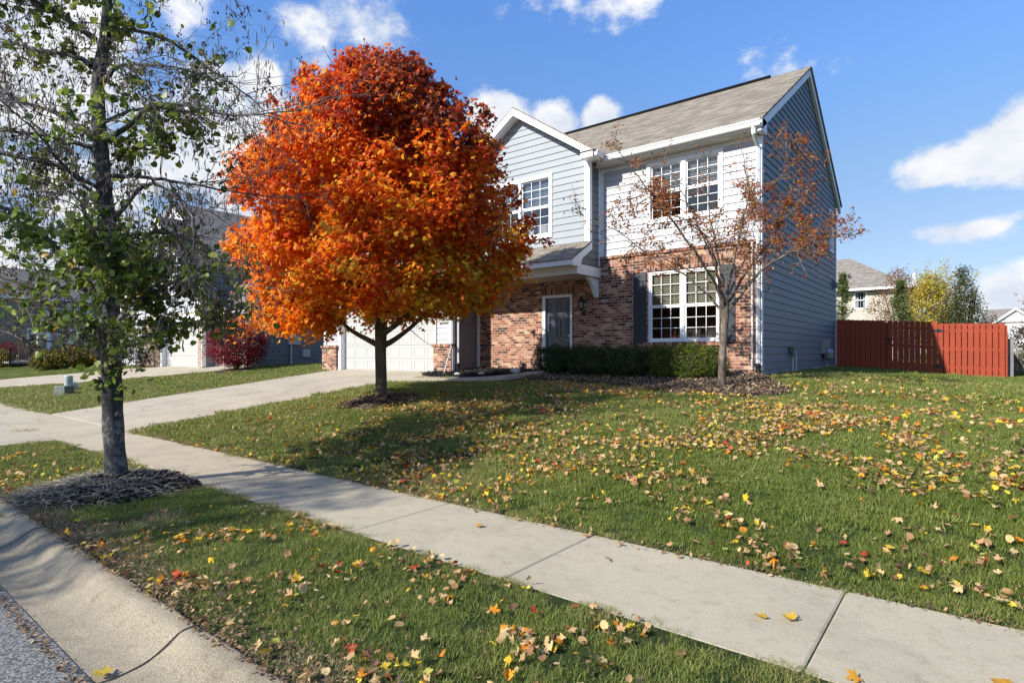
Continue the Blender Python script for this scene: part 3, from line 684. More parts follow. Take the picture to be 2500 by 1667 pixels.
# ================================================================== MAIN HOUSE
FR = 13.6; XR = -3.7; XL = -18.5; BK = 22.6; RY = 18.1; RZ = 9.6; EY = 13.25; EZ = 6.62
house = thing('house', (-10, 14, 1.0), 'two-storey blue-grey house with brick ground floor, white garage door and dark front door', 'house')
SL = (RZ-EZ)/(RY-EY)
def roofz(y): return EZ+(y-EY)*SL if y < RY else EZ+(2*RY-EY-y)*SL
Ff = Face('front', FR); Fr = Face('right', XR); Fg = Face('front', 13.06); Fb = Face('right', -7.79); Fgar = Face('front', 12.4); Fgs = Face('right', -12.07)
OW = (-6.41, -4.63, 1.79, 3.55)          # ground floor window
OU = (-6.44, -4.53, 4.74, 6.26)          # upper window casing
DO = (-9.66, -8.66, .98, 3.14)           # door opening
b = MB(); wallsheet(b, Ff, -12.07, XR-.02, .85, 4.0, [OW, DO])
for (a, c, d, e) in (OW, DO):
    for q in (((a, d), (a, e)), ((c, d), (c, e)), ((a, e), (c, e)), ((a, d), (c, d))):
        b.add([Ff.p(q[0][0], q[0][1], 0), Ff.p(q[1][0], q[1][1], 0), Ff.p(q[1][0], q[1][1], -.1), Ff.p(q[0][0], q[0][1], -.1)], [(0, 1, 2, 3)])
b.build('brick_wall', MT['brick'], house)
b = MB(); Ff.box(b, -6.5, -4.54, 3.56, 3.82, -.05, .012); Ff.box(b, -9.72, -8.6, 3.16, 3.44, -.05, .01); Ff.box(b, -7.78, XR-.03, 3.99, 4.06, -.03, .035); b.build('brick_lintel', MT['brick_s'], house)
b = MB(); Ff.box(b, -6.5, -4.54, 1.69, 1.785, -.05, .05); b.build('brick_sill', MT['brick_s'], house)
# upper siding, right section
b = MB(); siding(b, Ff, 4.06, 6.36, lambda v: (-7.68, XR-.1), [OU], seed=2); wallsheet(b, Ff, -12.3, XR-.02, 4.0, 6.4, [OU], -.004)
siding(b, Ff, 4.6, 6.36, lambda v: (XL+.1, -12.35), seed=3); wallsheet(b, Ff, XL, -12.35, .8, 6.4, [], -.004)
b.build('upper_siding', MT['pale'], house)
# gable bay (first floor jut-out)
GA = -10.07; GZ = 8.265; GS = .667
def grange(v):
    h = (GZ-.13-v)/GS; return (max(-12.35, GA-max(h, 0)), min(-7.79, GA+max(h, 0)))
OG = (-11.17, -8.94, 4.66, 6.42)
b = MB(); siding(b, Fg, 4.42, 8.10, lambda v: (max(-12.25, grange(v)[0]), min(-7.9, grange(v)[1])), [OG], seed=4)
wallsheet(b, Fg, -12.35, -7.8, 4.2, 6.60, [OG], -.004); Fg.poly(b, [(-12.35, 6.60), (-7.8, 6.60), (GA, 8.14)], -.004)
b.build('gable_siding', MT['blue'], house)
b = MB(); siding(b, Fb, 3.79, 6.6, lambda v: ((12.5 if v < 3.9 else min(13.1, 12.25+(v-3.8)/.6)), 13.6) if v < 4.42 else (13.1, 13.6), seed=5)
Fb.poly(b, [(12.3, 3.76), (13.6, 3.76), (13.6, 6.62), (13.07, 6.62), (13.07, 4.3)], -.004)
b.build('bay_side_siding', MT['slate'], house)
# right side wall (seen raking)
OS = (21.55, 22.0, 5.0-.0, 6.3)
OS = (21.35, 22.05, 4.85, 6.25)
def srange(v):
    if v < roofz(FR)-.08: return (FR, BK)
    y = EY+(v+.12-EZ)/SL; return (y, 2*RY-y)
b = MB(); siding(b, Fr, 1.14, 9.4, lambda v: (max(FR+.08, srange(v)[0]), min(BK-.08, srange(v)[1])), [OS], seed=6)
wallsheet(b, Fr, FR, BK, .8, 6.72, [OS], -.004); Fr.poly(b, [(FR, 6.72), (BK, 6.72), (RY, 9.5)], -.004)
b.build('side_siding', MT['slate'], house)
b = MB(); Fr.box(b, FR+.02, BK, .7, 1.15, -.05, -.002+.004); b.build('foundation', MT['found'], house)
# garage front
b = MB(); wallsheet(b, Fgar, -18.55, -12.07, .8, 3.72, [(-17.73, -12.83, .8, 3.12)], -.02)
siding(b, Fgar, 1.75, 3.7, lambda v: (-18.45, -17.83), n=-.02, seed=7); siding(b, Fgar, 1.75, 3.7, lambda v: (-12.75, -12.17), n=-.02, seed=8)
siding(b, Fgar, 3.2, 3.7, lambda v: (-17.83, -12.75), n=-.02, seed=9); b.build('garage_siding', MT['pale'], house)
for x0, x1 in ((-18.6, -17.76), (-12.8, -12.07)):
    b = MB(); b.box(x0, x1, 12.32, 12.55, .75, 1.70); pr_ = b.build('brick_pier', MT['brick'], house)
    b = MB(); b.box(x0-.04, x1+.04, 12.28, 12.55, 1.70, 1.79); b.build('pier_cap', MT['brick_s'], pr_)
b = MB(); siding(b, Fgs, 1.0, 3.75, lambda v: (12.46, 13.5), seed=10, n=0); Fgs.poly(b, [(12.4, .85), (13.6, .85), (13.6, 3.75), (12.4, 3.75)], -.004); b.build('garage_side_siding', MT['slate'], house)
# garage door: four panelled sections, recessed
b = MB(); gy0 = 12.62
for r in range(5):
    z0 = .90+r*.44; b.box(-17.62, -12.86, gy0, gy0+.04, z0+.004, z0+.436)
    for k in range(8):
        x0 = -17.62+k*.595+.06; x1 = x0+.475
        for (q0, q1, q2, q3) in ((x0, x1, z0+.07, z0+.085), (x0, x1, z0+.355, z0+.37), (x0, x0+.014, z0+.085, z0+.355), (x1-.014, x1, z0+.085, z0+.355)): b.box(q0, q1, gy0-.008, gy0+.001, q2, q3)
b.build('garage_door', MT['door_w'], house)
b = MB()
b.box(-17.76, -17.62, 12.41, 12.70, .88, 3.14); b.box(-12.87, -12.79, 12.41, 12.70, 1.79, 3.14); b.box(-17.62, -12.87, 12.44, 12.70, 3.08, 3.2)
for (x0, x1) in ((-18.55, -18.43), (-12.83, -12.74), (-12.19, -12.065)): b.box(x0, x1, 12.36, 12.41, 1.79, 3.72)
b.box(-12.09, -12.045, 12.36, 12.48, 1.0, 3.72); b.box(-12.09, -12.04, 13.47, 13.597, .95, 3.74)
b.box(-18.6, -12.04, 12.37, 12.42, 3.5, 3.74)
b.build('garage_trim', MT['white'], house)
# front door
d = MB(); Ff.box(d, -9.56, -8.72, 1.06, 3.07, -.09, -.05)
dr = d.build('front_door', MT['navy'], house)
pn = MB()
for (u0, u1) in ((-9.45, -9.18), (-9.1, -8.83)):
    for (v0, v1) in ((2.66, 2.92), (1.94, 2.52), (1.22, 1.72)):
        for q in ((u0, u1, v0, v0+.022), (u0, u1, v1-.022, v1), (u0, u0+.022, v0+.022, v1-.022), (u1-.022, u1, v0+.022, v1-.022)): Ff.box(pn, *q, -.05, -.038)
        Ff.box(pn, u0+.05, u1-.05, v0+.05, v1-.05, -.05, -.043)
pn.build('door_panel', MT['navy'], dr)
k = MB(); k.tube([(-8.78, FR+.05, 2.0), (-8.78, FR-.0, 2.0)], .03, 10); k.build('deadbolt', MT['steel'], dr); k = MB(); k.tube([(-8.78, FR+.05, 1.86), (-8.78, FR+.01, 1.86), (-8.88, FR+.0, 1.86)], .014, 8); k.build('door_handle', MT['steel'], dr)
f = MB()
for q in ((-9.66, -9.56, 1.0, 3.07), (-8.72, -8.66, 1.0, 3.07), (-9.66, -8.66, 3.07, 3.14)): Ff.box(f, *q, -.1, .02)
f.build('door_frame', MT['white'], dr)
f = MB(); Ff.box(f, -9.8, -8.6, .9, 1.0, -.1, .75); f.build('door_step', MT['found'], house)
# windows + shutters
window(house, Ff, *OW, casing=.05, mull=.085, proud=-.02, sashn=-.055)
window(house, Ff, *OU, casing=.1, mull=.11, blinds='top', blindmat=MT['blind2'])
window(house, Fg, *OG, casing=.11, mull=.09, blindmat=MT['blind2'])
window(house, Fr, *OS, casing=.05, units=1, cols=1, rows=1, mull=.05, blinds='top', blindmat=MT['blind2'])
for u0 in (-6.80, -4.61):
    s = MB(); n0 = .005
    for k in range(4): Ff.box(s, u0+k*.0875, u0+k*.0875+.083, 1.76, 3.55, n0, n0+.022)
    for v0, v1 in ((1.76, 1.92), (2.62, 2.64), (3.33, 3.55)):
        Ff.box(s, u0-.002, u0+.347, v0, v1, n0+.02, n0+.036)
    s.build('shutter', MT['shutter'], house)
# trim
for q in ((XR-.10, XR-.0, FR-.025, FR+.0, 4.06, 6.36), (XR-.002, XR+.022, FR-.02, FR+.09, 1.12, 6.4), (XR-.002, XR+.02, BK-.09, BK+.01, 1.12, 6.4), (-7.78, -7.67, FR-.03, FR, 4.06, 6.36),
          (-7.92, -7.80, 13.03, 13.06, 4.42, 6.6), (-7.8, -7.765, 13.03, 13.15, 4.38, 6.6), (-7.79, -7.77, 13.50, 13.57, 3.8, 6.4), (-8.0, XR-.1, FR-.02, FR, 6.28, 6.40)):
    b = MB(); b.box(*q); b.build('corner_trim', MT['white'], house)
b = MB()     # frieze, soffit (with vents), fascia
b.box(-12.2, XR+.0, EY+.06, FR, 6.38, 6.41); b.box(XL, -12.4, EY+.06, FR, 6.38, 6.41)
soff = b.build('soffit', MT['soffit'], house)
b = MB()
x = -7.3
while x < -4.2: b.box(x, x+.5, EY+.14, EY+.2, 6.372, 6.379); x += .75
b.build('soffit_vent', MT['pvc'], soff)
# gutters: K profile
def gutter(parent, pts_fn, u0, u1):
    m = MB(); prof = [(0, 0), (-.11, .0), (-.13, .04), (-.115, .065), (-.15, .115), (-.15, .13), (-.135, .13), (-.135, .118), (-.02, .05), (0, .12)]
    m.add([pts_fn(u0, a, c) for a, c in prof]+[pts_fn(u1, a, c) for a, c in prof], [(i, (i+1) % 10, 10+(i+1) % 10, 10+i) for i in range(10)]+[tuple(range(9, -1, -1)), tuple(range(10, 20))])
    return m.build('gutter', MT['white'], parent)
for q in ((-7.7, XR+.1, EY+.02, EY+.05, 6.40, 6.57), (XL, -12.6, EY+.02, EY+.05, 6.40, 6.57), (XR+.0, XR+.1, EY+.05, FR+.1, 6.36, 6.66), (XR+.005, XR+.12, EY-.02, EY+.05, 6.42, 6.585)):
    b = MB(); b.box(*q); b.build('fascia', MT['white'], house)
gutter(house, lambda u, a, c: (u, EY+.02+a, 6.44+c), -7.45, XR+.1)
gutter(house, lambda u, a, c: (u, EY+.02+a, 6.44+c), XL, -12.7)
gutter(house, lambda u, a, c: (-7.52-a, u, 6.50+c), 12.78, 13.35)
# main roof
b = MB(); x0, x1 = XL-.3, XR+.14
roofslab(b, (x0, EY-.03, EZ), (x1, EY-.03, EZ), (x1, RY, RZ), (x0, RY, RZ)); roofslab(b, (x1, 2*RY-EY+.03, EZ), (x0, 2*RY-EY+.03, EZ), (x0, RY, RZ), (x1, RY, RZ))
rf = b.build('roof', MT['shx'], house)
b = MB(); b.prism([(x0+.2, RY-.14, RZ-.06), (x0+.2, RY-.13, RZ-.0), (x0+.2, RY, RZ+.075), (x0+.2, RY+.13, RZ), (x0+.2, RY+.14, RZ-.06)], (x1-x0-1.3, 0, 0)); b.build('ridge_vent', MT['vent'], rf)
b = MB(); xr = XR+.0     # rake boards
for sgn in (1, -1):
    e = (RY-(RY-EY+.0)*sgn); 
    pts = [(e, EZ-.06), (RY, RZ-.06), (RY, RZ-.27), (e, EZ-.27)]
    Fr.prism(b, pts, .02, .10)
b.build('rake_board', MT['white'], house)
# gable roof
b = MB(); ty = 12.74; xe = 2.57
for sgn in (1, -1):
    p0 = (GA+sgn*xe, ty, 8.38-GS*xe); p1 = (GA+sgn*xe, 14.2, 8.38-GS*xe); p2 = (GA, 16.4, 8.38); p3 = (GA, ty, 8.38)
    p1 = (GA+sgn*xe, 14.2, 8.38-GS*xe)
    roofslab(b, p0, p1, p2, p3, .045)
b.build('gable_roof', MT['shy'], house)
b = MB()
for sgn in (1, -1):
    A = (GA, 8.335); E_ = (GA+sgn*xe, 8.335-GS*xe)
    Face('front', 12.76).prism(b, [A, E_, (E_[0], E_[1]-.17), (GA, A[1]-.2)], 0, .03)
    b.add([(GA, 12.76, 8.30-.16), (E_[0], 12.76, E_[1]-.16), (E_[0], 13.06, E_[1]-.16), (GA, 13.06, 8.30-.16)], [(0, 1, 2, 3)])
    x0, x1 = sorted((E_[0], E_[0]-sgn*.36)); b.box(x0, x1, 12.72, 13.06, 6.47, 6.64)
    b.prism([(E_[0], 12.72, E_[1]), (E_[0]-sgn*.36, 12.72, E_[1]+.2), (E_[0]-sgn*.36, 12.72, 6.6), (E_[0], 12.72, 6.6)], (0, .05, 0))
b.box(-7.79, -7.55, 13.06, FR, 6.5, 6.53); b.build('gable_trim', MT['white'], house)
# pent roof over garage and porch
b = MB(); px0, px1 = -18.75, -7.72
roofslab(b, (px0, 12.13, 3.87), (px1, 12.13, 3.87), (px1, 13.06, 4.42), (px0, 13.06, 4.42), .035)
b.build('porch_roof', MT['shx'], house)
b = MB(); roofslab(b, (px0, 13.06, 4.42), (-12.35, 13.06, 4.42), (-12.35, 13.62, 4.75), (px0, 13.62, 4.75), .035); b.build('porch_roof', MT['shx'], house)
b = MB()
b.box(px0, -7.76, 12.15, 12.18, 3.70, 3.835)
Fb.prism(b, [(12.15, 3.83), (13.08, 4.375), (13.08, 4.2), (12.6, 3.90), (12.5, 3.68), (12.15, 3.68)], .035, .07)
b.box(-12.04, -7.79, 12.43, 12.47, 3.51, 3.78); b.box(-7.79, -7.765, 12.43, FR-.002, 3.51, 3.76)
b.build('porch_beam', MT['white'], house)
b = MB(); b.box(-12.04, -7.8, 12.47, FR, 3.53, 3.55); b.box(px0, -7.8, 12.18, 12.43, 3.72, 3.74); b.build('porch_soffit', MT['soffit'], house)
b = MB(); bx0, bx1 = -7.93, -7.83        # bracket
pts = [(13.58, 3.50), (13.10, 3.50), (13.10, 3.45), (13.2, 3.40), (13.32, 3.3), (13.42, 3.15), (13.5, 3.02), (13.58, 3.02)]
b.prism([(bx0, y, z) for y, z in pts], (bx1-bx0, 0, 0)); b.box(bx0-.01, bx1+.01, 13.55, 13.597, 2.99, 3.5); b.build('bracket', MT['white'], house)
lantern(house, -8.28, FR, 2.72, 1.15)
# downspouts
downspout(house, [(XR-.05, EY-.06, 6.44), (XR-.05, EY-.05, 6.3), (XR-.05, FR-.05, 6.1), (XR-.05, FR-.05, 1.2)], boot=(XR-.05, FR-.06, .98))
downspout(house, [(XR-.18, FR-.05, 4.0), (XR-.18, FR-.05, 1.15)], w=.018)
downspout(house, [(-12.0, 12.55, 3.65), (-12.0, 12.55, 1.15)], boot=(-12.0, 12.55, .92))
# number plate with its digits
b = MB(); Face('front', 12.38).prism(b, [(-12.66, 2.46), (-12.62, 2.42), (-12.24, 2.42), (-12.2, 2.46), (-12.2, 2.60), (-12.24, 2.64), (-12.62, 2.64), (-12.66, 2.60)], 0, .025)
pl = b.build('number_plate', MT['plate'], house)
fc = bpy.data.curves.new('house_number', 'FONT'); fc.body = '14584'; fc.size = .155; fc.extrude = .004; fc.align_x = 'CENTER'; fc.align_y = 'CENTER'
fo = bpy.data.objects.new('house_number', fc); COL.objects.link(fo); fo.location = (-12.43, 12.35, 2.53); fo.rotation_euler = (math.pi/2, 0, 0); fc.materials.append(MT['black'])
bpy.context.view_layer.update(); nm = bpy.data.meshes.new_from_object(fo); lo, ro = fo.location.copy(), fo.rotation_euler.copy(); bpy.data.objects.remove(fo)
fo = bpy.data.objects.new('digits', nm); COL.objects.link(fo); fo.location = lo; fo.rotation_euler = ro; par(fo, pl)
# service gear on the side wall
b = MB(); y = 20.35
b.box(XR+.02, XR+.14, y-.35, y-.2, 1.5, 1.8); b.box(XR+.02, XR+.2, y-.02, y+.22, 1.72, 1.98); b.box(XR+.02, XR+.16, y-.2, y-.06, 1.68, 1.9)
b.tube([(XR+.14, y-.1, 1.2), (XR+.14, y-.1, 1.0)], .03, 8); b.tube([(XR+.14, y-.28, 1.55), (XR+.2, y-.1, 1.7), (XR+.2, y+.1, 1.6)], .02, 6)
b.lathe((XR+.16, y-.02, 1.3), [(0, .05), (.05, .14), (.25, .17), (.33, .12), (.36, .05)], 12)
b.tube([(XR+.16, y-.02, 1.66), (XR+.16, y+.2, 1.62), (XR+.1, y+.28, 1.5)], .022, 6); b.build('gas_meter', MT['steel'], house)
b = MB(); b.tube([(XR+.09, 16.1, .9), (XR+.09, 16.1, 1.55)], .022, 8); b.build('vent_pipe', MT['pvc'], house); b = MB(); b.tube([(XR+.09, 16.45, .9), (XR+.09, 16.45, 1.5)], .022, 8)
b.tube([(XR+.09, 16.45, 1.5), (XR+.06, 16.4, 1.56), (XR+.02, 16.4, 1.56)], .022, 8); b.build('vent_pipe', MT['pvc'], house)
b = MB(); b.box(XR+.04, XR+.13, 16.02, 16.2, 1.5, 1.68); b.tube([(XR+.09, 16.1, 1.5), (XR+.09, 16.1, 1.4)], .04, 8); b.build('hose_valve', MT['boxgreen'], house)
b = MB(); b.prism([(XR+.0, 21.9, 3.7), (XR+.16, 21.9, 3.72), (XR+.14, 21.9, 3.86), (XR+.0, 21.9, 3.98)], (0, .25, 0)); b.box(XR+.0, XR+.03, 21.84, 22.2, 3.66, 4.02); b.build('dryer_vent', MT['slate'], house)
# closing shell (back, left, floor)
b = MB(); b.quad((XL, BK, .5), (XR, BK, .5), (XR, BK, 6.5), (XL, BK, 6.5)); b.quad((XL, 12.5, .5), (XL, BK, .5), (XL, BK, 6.7), (XL, 12.5, 3.9)); b.add([(XL, 13.6, 6.5), (XL, BK, 6.5), (XL, RY, 9.4)], [(0, 1, 2)])
b.build('rear_wall', MT['blue'], house)

# ================================================================== NEIGHBOUR (left)
nb = thing('house', (-28, 13, .9), 'neighbouring slate-grey house with white garage doors and tan brick piers behind the orange tree', 'house')
Ns = Face('right', -23.8); N1 = Face('front', 12.4); N2 = Face('front', 11.8); Nc = Face('right', -27.05)
b = MB(); siding(b, Ns, 1.05, 3.5, lambda v: (12.46, 20.9)); Ns.poly(b, [(12.4, .8), (21, .8), (21, 3.5), (12.4, 3.5)], -.004)
siding(b, Nc, 1.05, 3.3, lambda v: (11.9, 12.4)); Nc.poly(b, [(11.8, .8), (12.4, .8), (12.4, 3.4), (11.8, 3.4)], -.004)
Nu = Face('right', -26.3); siding(b, Nu, 4.9, 7.2, lambda v: (13.2+max(0, v-5.2)*1.35, 19.5-max(0, v-5.2)*1.35)); Nu.poly(b, [(11.8, 3.3), (20, 3.3), (20, 5.3), (16.5, 7.4), (12.8, 5.3), (11.8, 5.3)], -.004)
b.build('side_siding', MT['nslate'], nb)
b = MB(); Ns.box(b, 12.42, 21, .6, 1.05, -.1, -.001+.004); b.build('foundation', MT['found'], nb)
b = MB(); wallsheet(b, N1, -27.05, -23.8, .8, 3.4, [(-26.3, -24.42, .8, 2.98)]); wallsheet(b, N2, -33.5, -27.05, .8, 3.4, [(-31.5, -27.5, .8, 2.98)])
for q in (-26.75, -24.13): b.add([(q, 12.40, .8), (q, 12.40, 3.0), (q, 12.33, 3.0), (q, 12.33, .8)], [(0, 1, 2, 3)])
b.build('brick_front', MT['brick_tan'], nb)
b = MB(); siding(b, N2, 3.4, 8.0, lambda v: (-31.4-(8.0-v)*1.35, -31.4+(8.0-v)*1.1)); N2.poly(b, [(-37.5, 3.4), (-26.6, 3.4), (-31.4, 8.1)], -.003)
N2.poly(b, [(-37.5, .8), (-33.5, .8), (-33.5, 3.4), (-37.5, 3.4)], 0); b.build('gable_siding', MT['pale'], nb)
for (x0, x1, y) in ((-31.45, -27.55, 12.0), (-26.2, -24.5, 12.6)):
    b = MB()
    for r in range(4):
        z0 = .86+r*.54; b.box(x0, x1, y, y+.04, z0+.004, z0+.536)
    b.build('garage_door', MT['door_w'], nb)
b = MB()
b.box(-31.6, -31.45, 11.78, 12.1, .85, 3.05); b.box(-27.55, -27.5, 11.78, 12.1, .85, 3.05); b.box(-31.45, -27.55, 11.80, 12.1, 2.96, 3.05)
b.box(-26.35, -26.2, 12.38, 12.7, .85, 3.0); b.box(-24.5, -24.42, 12.38, 12.7, .85, 3.0); b.box(-26.2, -24.5, 12.4, 12.7, 2.95, 3.0)
b.box(-27.07, -27.03, 11.77, 11.95, .9, 3.3); b.box(-27.05, -26.9, 12.36, 12.4, .9, 3.3); b.box(-23.93, -23.78, 12.37, 12.42, 1.0, 3.3); b.box(-23.8, -23.77, 12.37, 12.5, 1.0, 3.3)
b.box(-27.3, -23.4, 12.0, 12.04, 3.18, 3.36); b.box(-27.3, -23.45, 12.04, 12.4, 3.16, 3.18); b.box(-23.46, -23.42, 12.0, 21.2, 3.18, 3.36); b.box(-23.8, -23.46, 12.04, 21.2, 3.16, 3.18)
b.box(-31.0, -27.0, 11.7, 11.8, 3.0, 3.3)
for (A, E_) in (((-31.4, 8.2), (-26.2, 3.45)), ((-31.4, 8.2), (-36.6, 3.45))):
    Face('front', 11.5).prism(b, [A, E_, (E_[0], E_[1]-.2), (A[0], A[1]-.24)], -.02, .03)
for (A, E_) in (((-33.6, 9.4), (-31.2, 7.4)), ((-33.6, 9.4), (-36.0, 7.4))):
    Face('front', 13.2).prism(b, [A, E_, (E_[0], E_[1]-.2), (A[0], A[1]-.24)], -.02, .03)
Face('front', 13.25).poly(b, [(-36.5, 7.0), (-30.7, 7.0), (-33.6, 9.35)], 0)
for (A, E_) in (((16.5, 7.62), (12.6, 5.35)), ((16.5, 7.62), (20.4, 5.35))):
    Face('right', -26.15).prism(b, [A, E_, (E_[0], E_[1]-.18), (A[0], A[1]-.2)], -.02, .03)
b.build('white_trim', MT['white'], nb)
b = MB()
A, E_ = (-31.4, 8.25), (-26.1, 3.43)
roofslab(b, (-26.1, 11.45, 3.43), (-26.1, 14, 3.43), (-31.4, 14, 8.25), (-31.4, 11.45, 8.25))
roofslab(b, (-36.7, 14, 3.43), (-36.7, 11.45, 3.43), (-31.4, 11.45, 8.25), (-31.4, 14, 8.25))
roofslab(b, (-26.2, 12.2, 5.6), (-26.2, 21, 5.6), (-33.6, 21, 9.6), (-33.6, 13.1, 9.6)); roofslab(b, (-39, 21, 6), (-39, 13.1, 6), (-33.6, 13.1, 9.6), (-33.6, 21, 9.6))
roofslab(b, (-23.4, 12.0, 3.37), (-23.4, 21.2, 3.37), (-26.35, 21.2, 5.3), (-26.35, 13.6, 5.3))
rn = b.build('roof', MT['shn'], nb)
b = MB(); roofslab(b, (-27.3, 12.0, 3.37), (-23.4, 12.0, 3.37), (-26.35, 13.6, 5.3), (-27.3, 13.6, 5.3)); roofslab(b, (-26.1, 12.5, 5.3), (-26.1, 16.5, 7.65), (-29.5, 16.5, 7.65), (-27, 12.5, 5.3)); b.build('roof', MT['shnx'], nb)
lantern(nb, -24.25, 12.36, 2.45, 1.5)
downspout(nb, [(-23.65, 12.0, 3.2), (-23.73, 12.2, 3.0), (-23.74, 12.52, 2.85), (-23.74, 12.52, 1.0)])
b = MB(); b.box(-23.8, -23.66, 14.0, 14.6, 1.9, 2.3); b.tube([(-23.72, 14.15, 1.9), (-23.72, 14.15, .9)], .05, 6); b.build('electric_meter', MT['pvc'], nb)
b = MB(); b.box(-23.8, -23.64, 14.7, 15.05, 1.35, 1.7); b.build('utility_box', MT['pvc'], nb); b = MB(); b.box(-23.8, -23.68, 12.85, 13.05, 2.3, 2.48); b.build('wall_vent', MT['pvc'], nb); b = MB(); b.tube([(-23.7, 15.6, .8), (-23.7, 15.6, 1.25)], .025, 6); b.build('vent_pipe', MT['pvc'], nb)

# ================================================================== OLIVE HOUSE (far left)
oh = thing('house', (-61, 10, 1.0), 'olive-sided two-storey house far down the street at the left', 'house')
O = Face('right', -61.0); ow1 = (12.7, 17.2, 1.7, 3.6); ow2 = (12.7, 17.0, 4.63, 6.02); ow3 = (18.9, 20.2, 1.3, 3.2)
b = MB(); siding(b, O, .9, 6.1, lambda v: (2, 24), [ow1, ow2, ow3], e=.2); wallsheet(b, O, 2, 24, .7, 6.2, [ow1, ow2, ow3], -.004); b.build('siding_wall', MT['olive'], oh)
window(oh, O, *ow1, casing=.12, units=3, cols=1, rows=1, mull=.25, blinds=None, transom=.25, curtain=True); window(oh, O, *ow2, casing=.1, units=3, cols=1, rows=2, mull=.25); window(oh, O, *ow3, casing=.1, units=1, cols=3, rows=2)
b = MB(); roofslab(b, (-60.6, 1.5, 6.15), (-60.6, 24.5, 6.15), (-66, 24.5, 9.0), (-66, 1.5, 9.0)); roofslab(b, (-71.4, 24.5, 6.15), (-71.4, 1.5, 6.15), (-66, 1.5, 9.0), (-66, 24.5, 9.0)); b.build('roof', MT['shn'], oh)
b = MB(); b.box(-60.65, -60.55, 1.5, 24.5, 5.95, 6.13)
for y in (17.6, 20.8): b.box(-60.2, -60.0, y, y+.2, .9, 3.4)
b.box(-61, -59.9, 17.4, 21.2, 3.4, 3.7); b.build('white_trim', MT['white'], oh)
b = MB(); b.box(-71, -61.05, 2, 24, .6, 6.1); b.build('house_body', MT['olive'], oh)

# ================================================================== REAR HOUSE + far white house
rh = thing('house', (-8, 53, 1.0), 'beige house with a grey hip roof rising behind the red fence', 'house')
Fh = Face('front', 53.0); rw = (-7.4, -6.5, 5.0, 6.42); rw2 = (-14, -12.8, 5.0, 6.4)
b = MB(); siding(b, Fh, 1, 6.55, lambda v: (-22, -3.98), [rw, rw2], e=.19, proud=.02); wallsheet(b, Fh, -22, -3.98, .8, 6.6, [rw, rw2], -.004); b.quad((-3.98, 53, .8), (-3.98, 64, .8), (-3.98, 64, 6.6), (-3.98, 53, 6.6)); b.build('siding_wall', MT['beige'], rh)
window(rh, Fh, *rw, casing=.07, units=1, cols=2, rows=1, blinds=None, curtain=True); window(rh, Fh, *rw2, casing=.07, units=1, cols=2, rows=1)
b = MB(); roofslab(b, (-22.4, 52.5, 6.62), (-3.5, 52.5, 6.62), (-8.4, 58, 9.75), (-22.4, 58, 9.75), .06); roofslab(b, (-3.5, 64, 6.62), (-22.4, 64, 6.62), (-22.4, 58, 9.75), (-8.4, 58, 9.75), .06)
b.build('roof', MT['shr'], rh)
b = MB(); roofslab(b, (-3.5, 52.5, 6.62), (-3.5, 64, 6.62), (-8.4, 58.01, 9.75), (-8.4, 58.0, 9.75), .06); b.build('roof', MT['shn'], rh)
b = MB(); b.box(-22.4, -3.48, 52.42, 52.5, 6.42, 6.6); b.box(-3.5, -3.4, 52.42, 64, 6.42, 6.6); b.box(-3.52, -3.35, 52.3, 52.45, 6.5, 7.45); b.box(-4.1, -3.9, 52.9, 53.0, 1, 6.5); b.build('white_trim', MT['white'], rh)
b = MB(); b.box(-8.0, -7.85, 54.2, 54.4, 7.3, 7.95); b.build('roof_vent', MT['black'], rh)
fh = thing('house', (5, 90, 1.0), 'small white gabled house in the distance beyond the right end of the fence', 'house')
b = MB(); Fq = Face('front', 90.0)
Fq.poly(b, [(.9, .5), (14, .5), (14, 5.2), (.9, 5.2)], 0); Fq.poly(b, [(1.9, 5.2), (5.9, 5.2), (3.9, 6.75)], .3); Fq.box(b, 4.6, 9.4, .5, 4.7, 0, .8); Fq.poly(b, [(4.4, 4.7), (9.6, 4.7), (7.0, 6.6)], .8); b.box(.9, 1.9, 90, 96, .5, 5.2); Fq.box(b, 1.95, 5.85, .5, 5.2, 0, .3)
b.build('siding_wall', MT['white'], fh)
for q in ((4.95, 5.6, 2.2, 4.0, .8, .86), (6.8, 7.4, 2.2, 4.0, .8, .86), (2.6, 3.2, 2.6, 4.0, .3, .36)):
    b = MB(); Fq.box(b, *q); b.build('window', MT['shutter'], fh)
b = MB(); roofslab(b, (.6, 89.6, 5.2), (14, 89.6, 5.2), (14, 94, 7.0), (1.2, 94, 7.0), .1)
roofslab(b, (1.6, 89.5, 5.0), (1.6, 93, 5.0), (3.9, 93, 6.85), (3.9, 89.5, 6.85), .1); roofslab(b, (6.2, 93, 5.0), (6.2, 89.5, 5.0), (3.9, 89.5, 6.85), (3.9, 93, 6.85), .1)
roofslab(b, (4.1, 89, 4.5), (4.1, 93, 4.5), (7, 93, 6.8), (7, 89, 6.8), .1); roofslab(b, (9.9, 93, 4.5), (9.9, 89, 4.5), (7, 89, 6.8), (7, 93, 6.8), .1); b.build('roof', MT['shr'], fh)
b = MB()
for (A, E_, y) in (((3.9, 6.85), (1.6, 5.0), 89.45), ((3.9, 6.85), (6.2, 5.0), 89.45), ((7, 6.8), (4.1, 4.5), 88.95), ((7, 6.8), (9.9, 4.5), 88.95)):
    Face('front', y).prism(b, [A, E_, (E_[0], E_[1]-.25), (A[0], A[1]-.28)], 0, .08)
b.build('white_trim', MT['white'], fh)

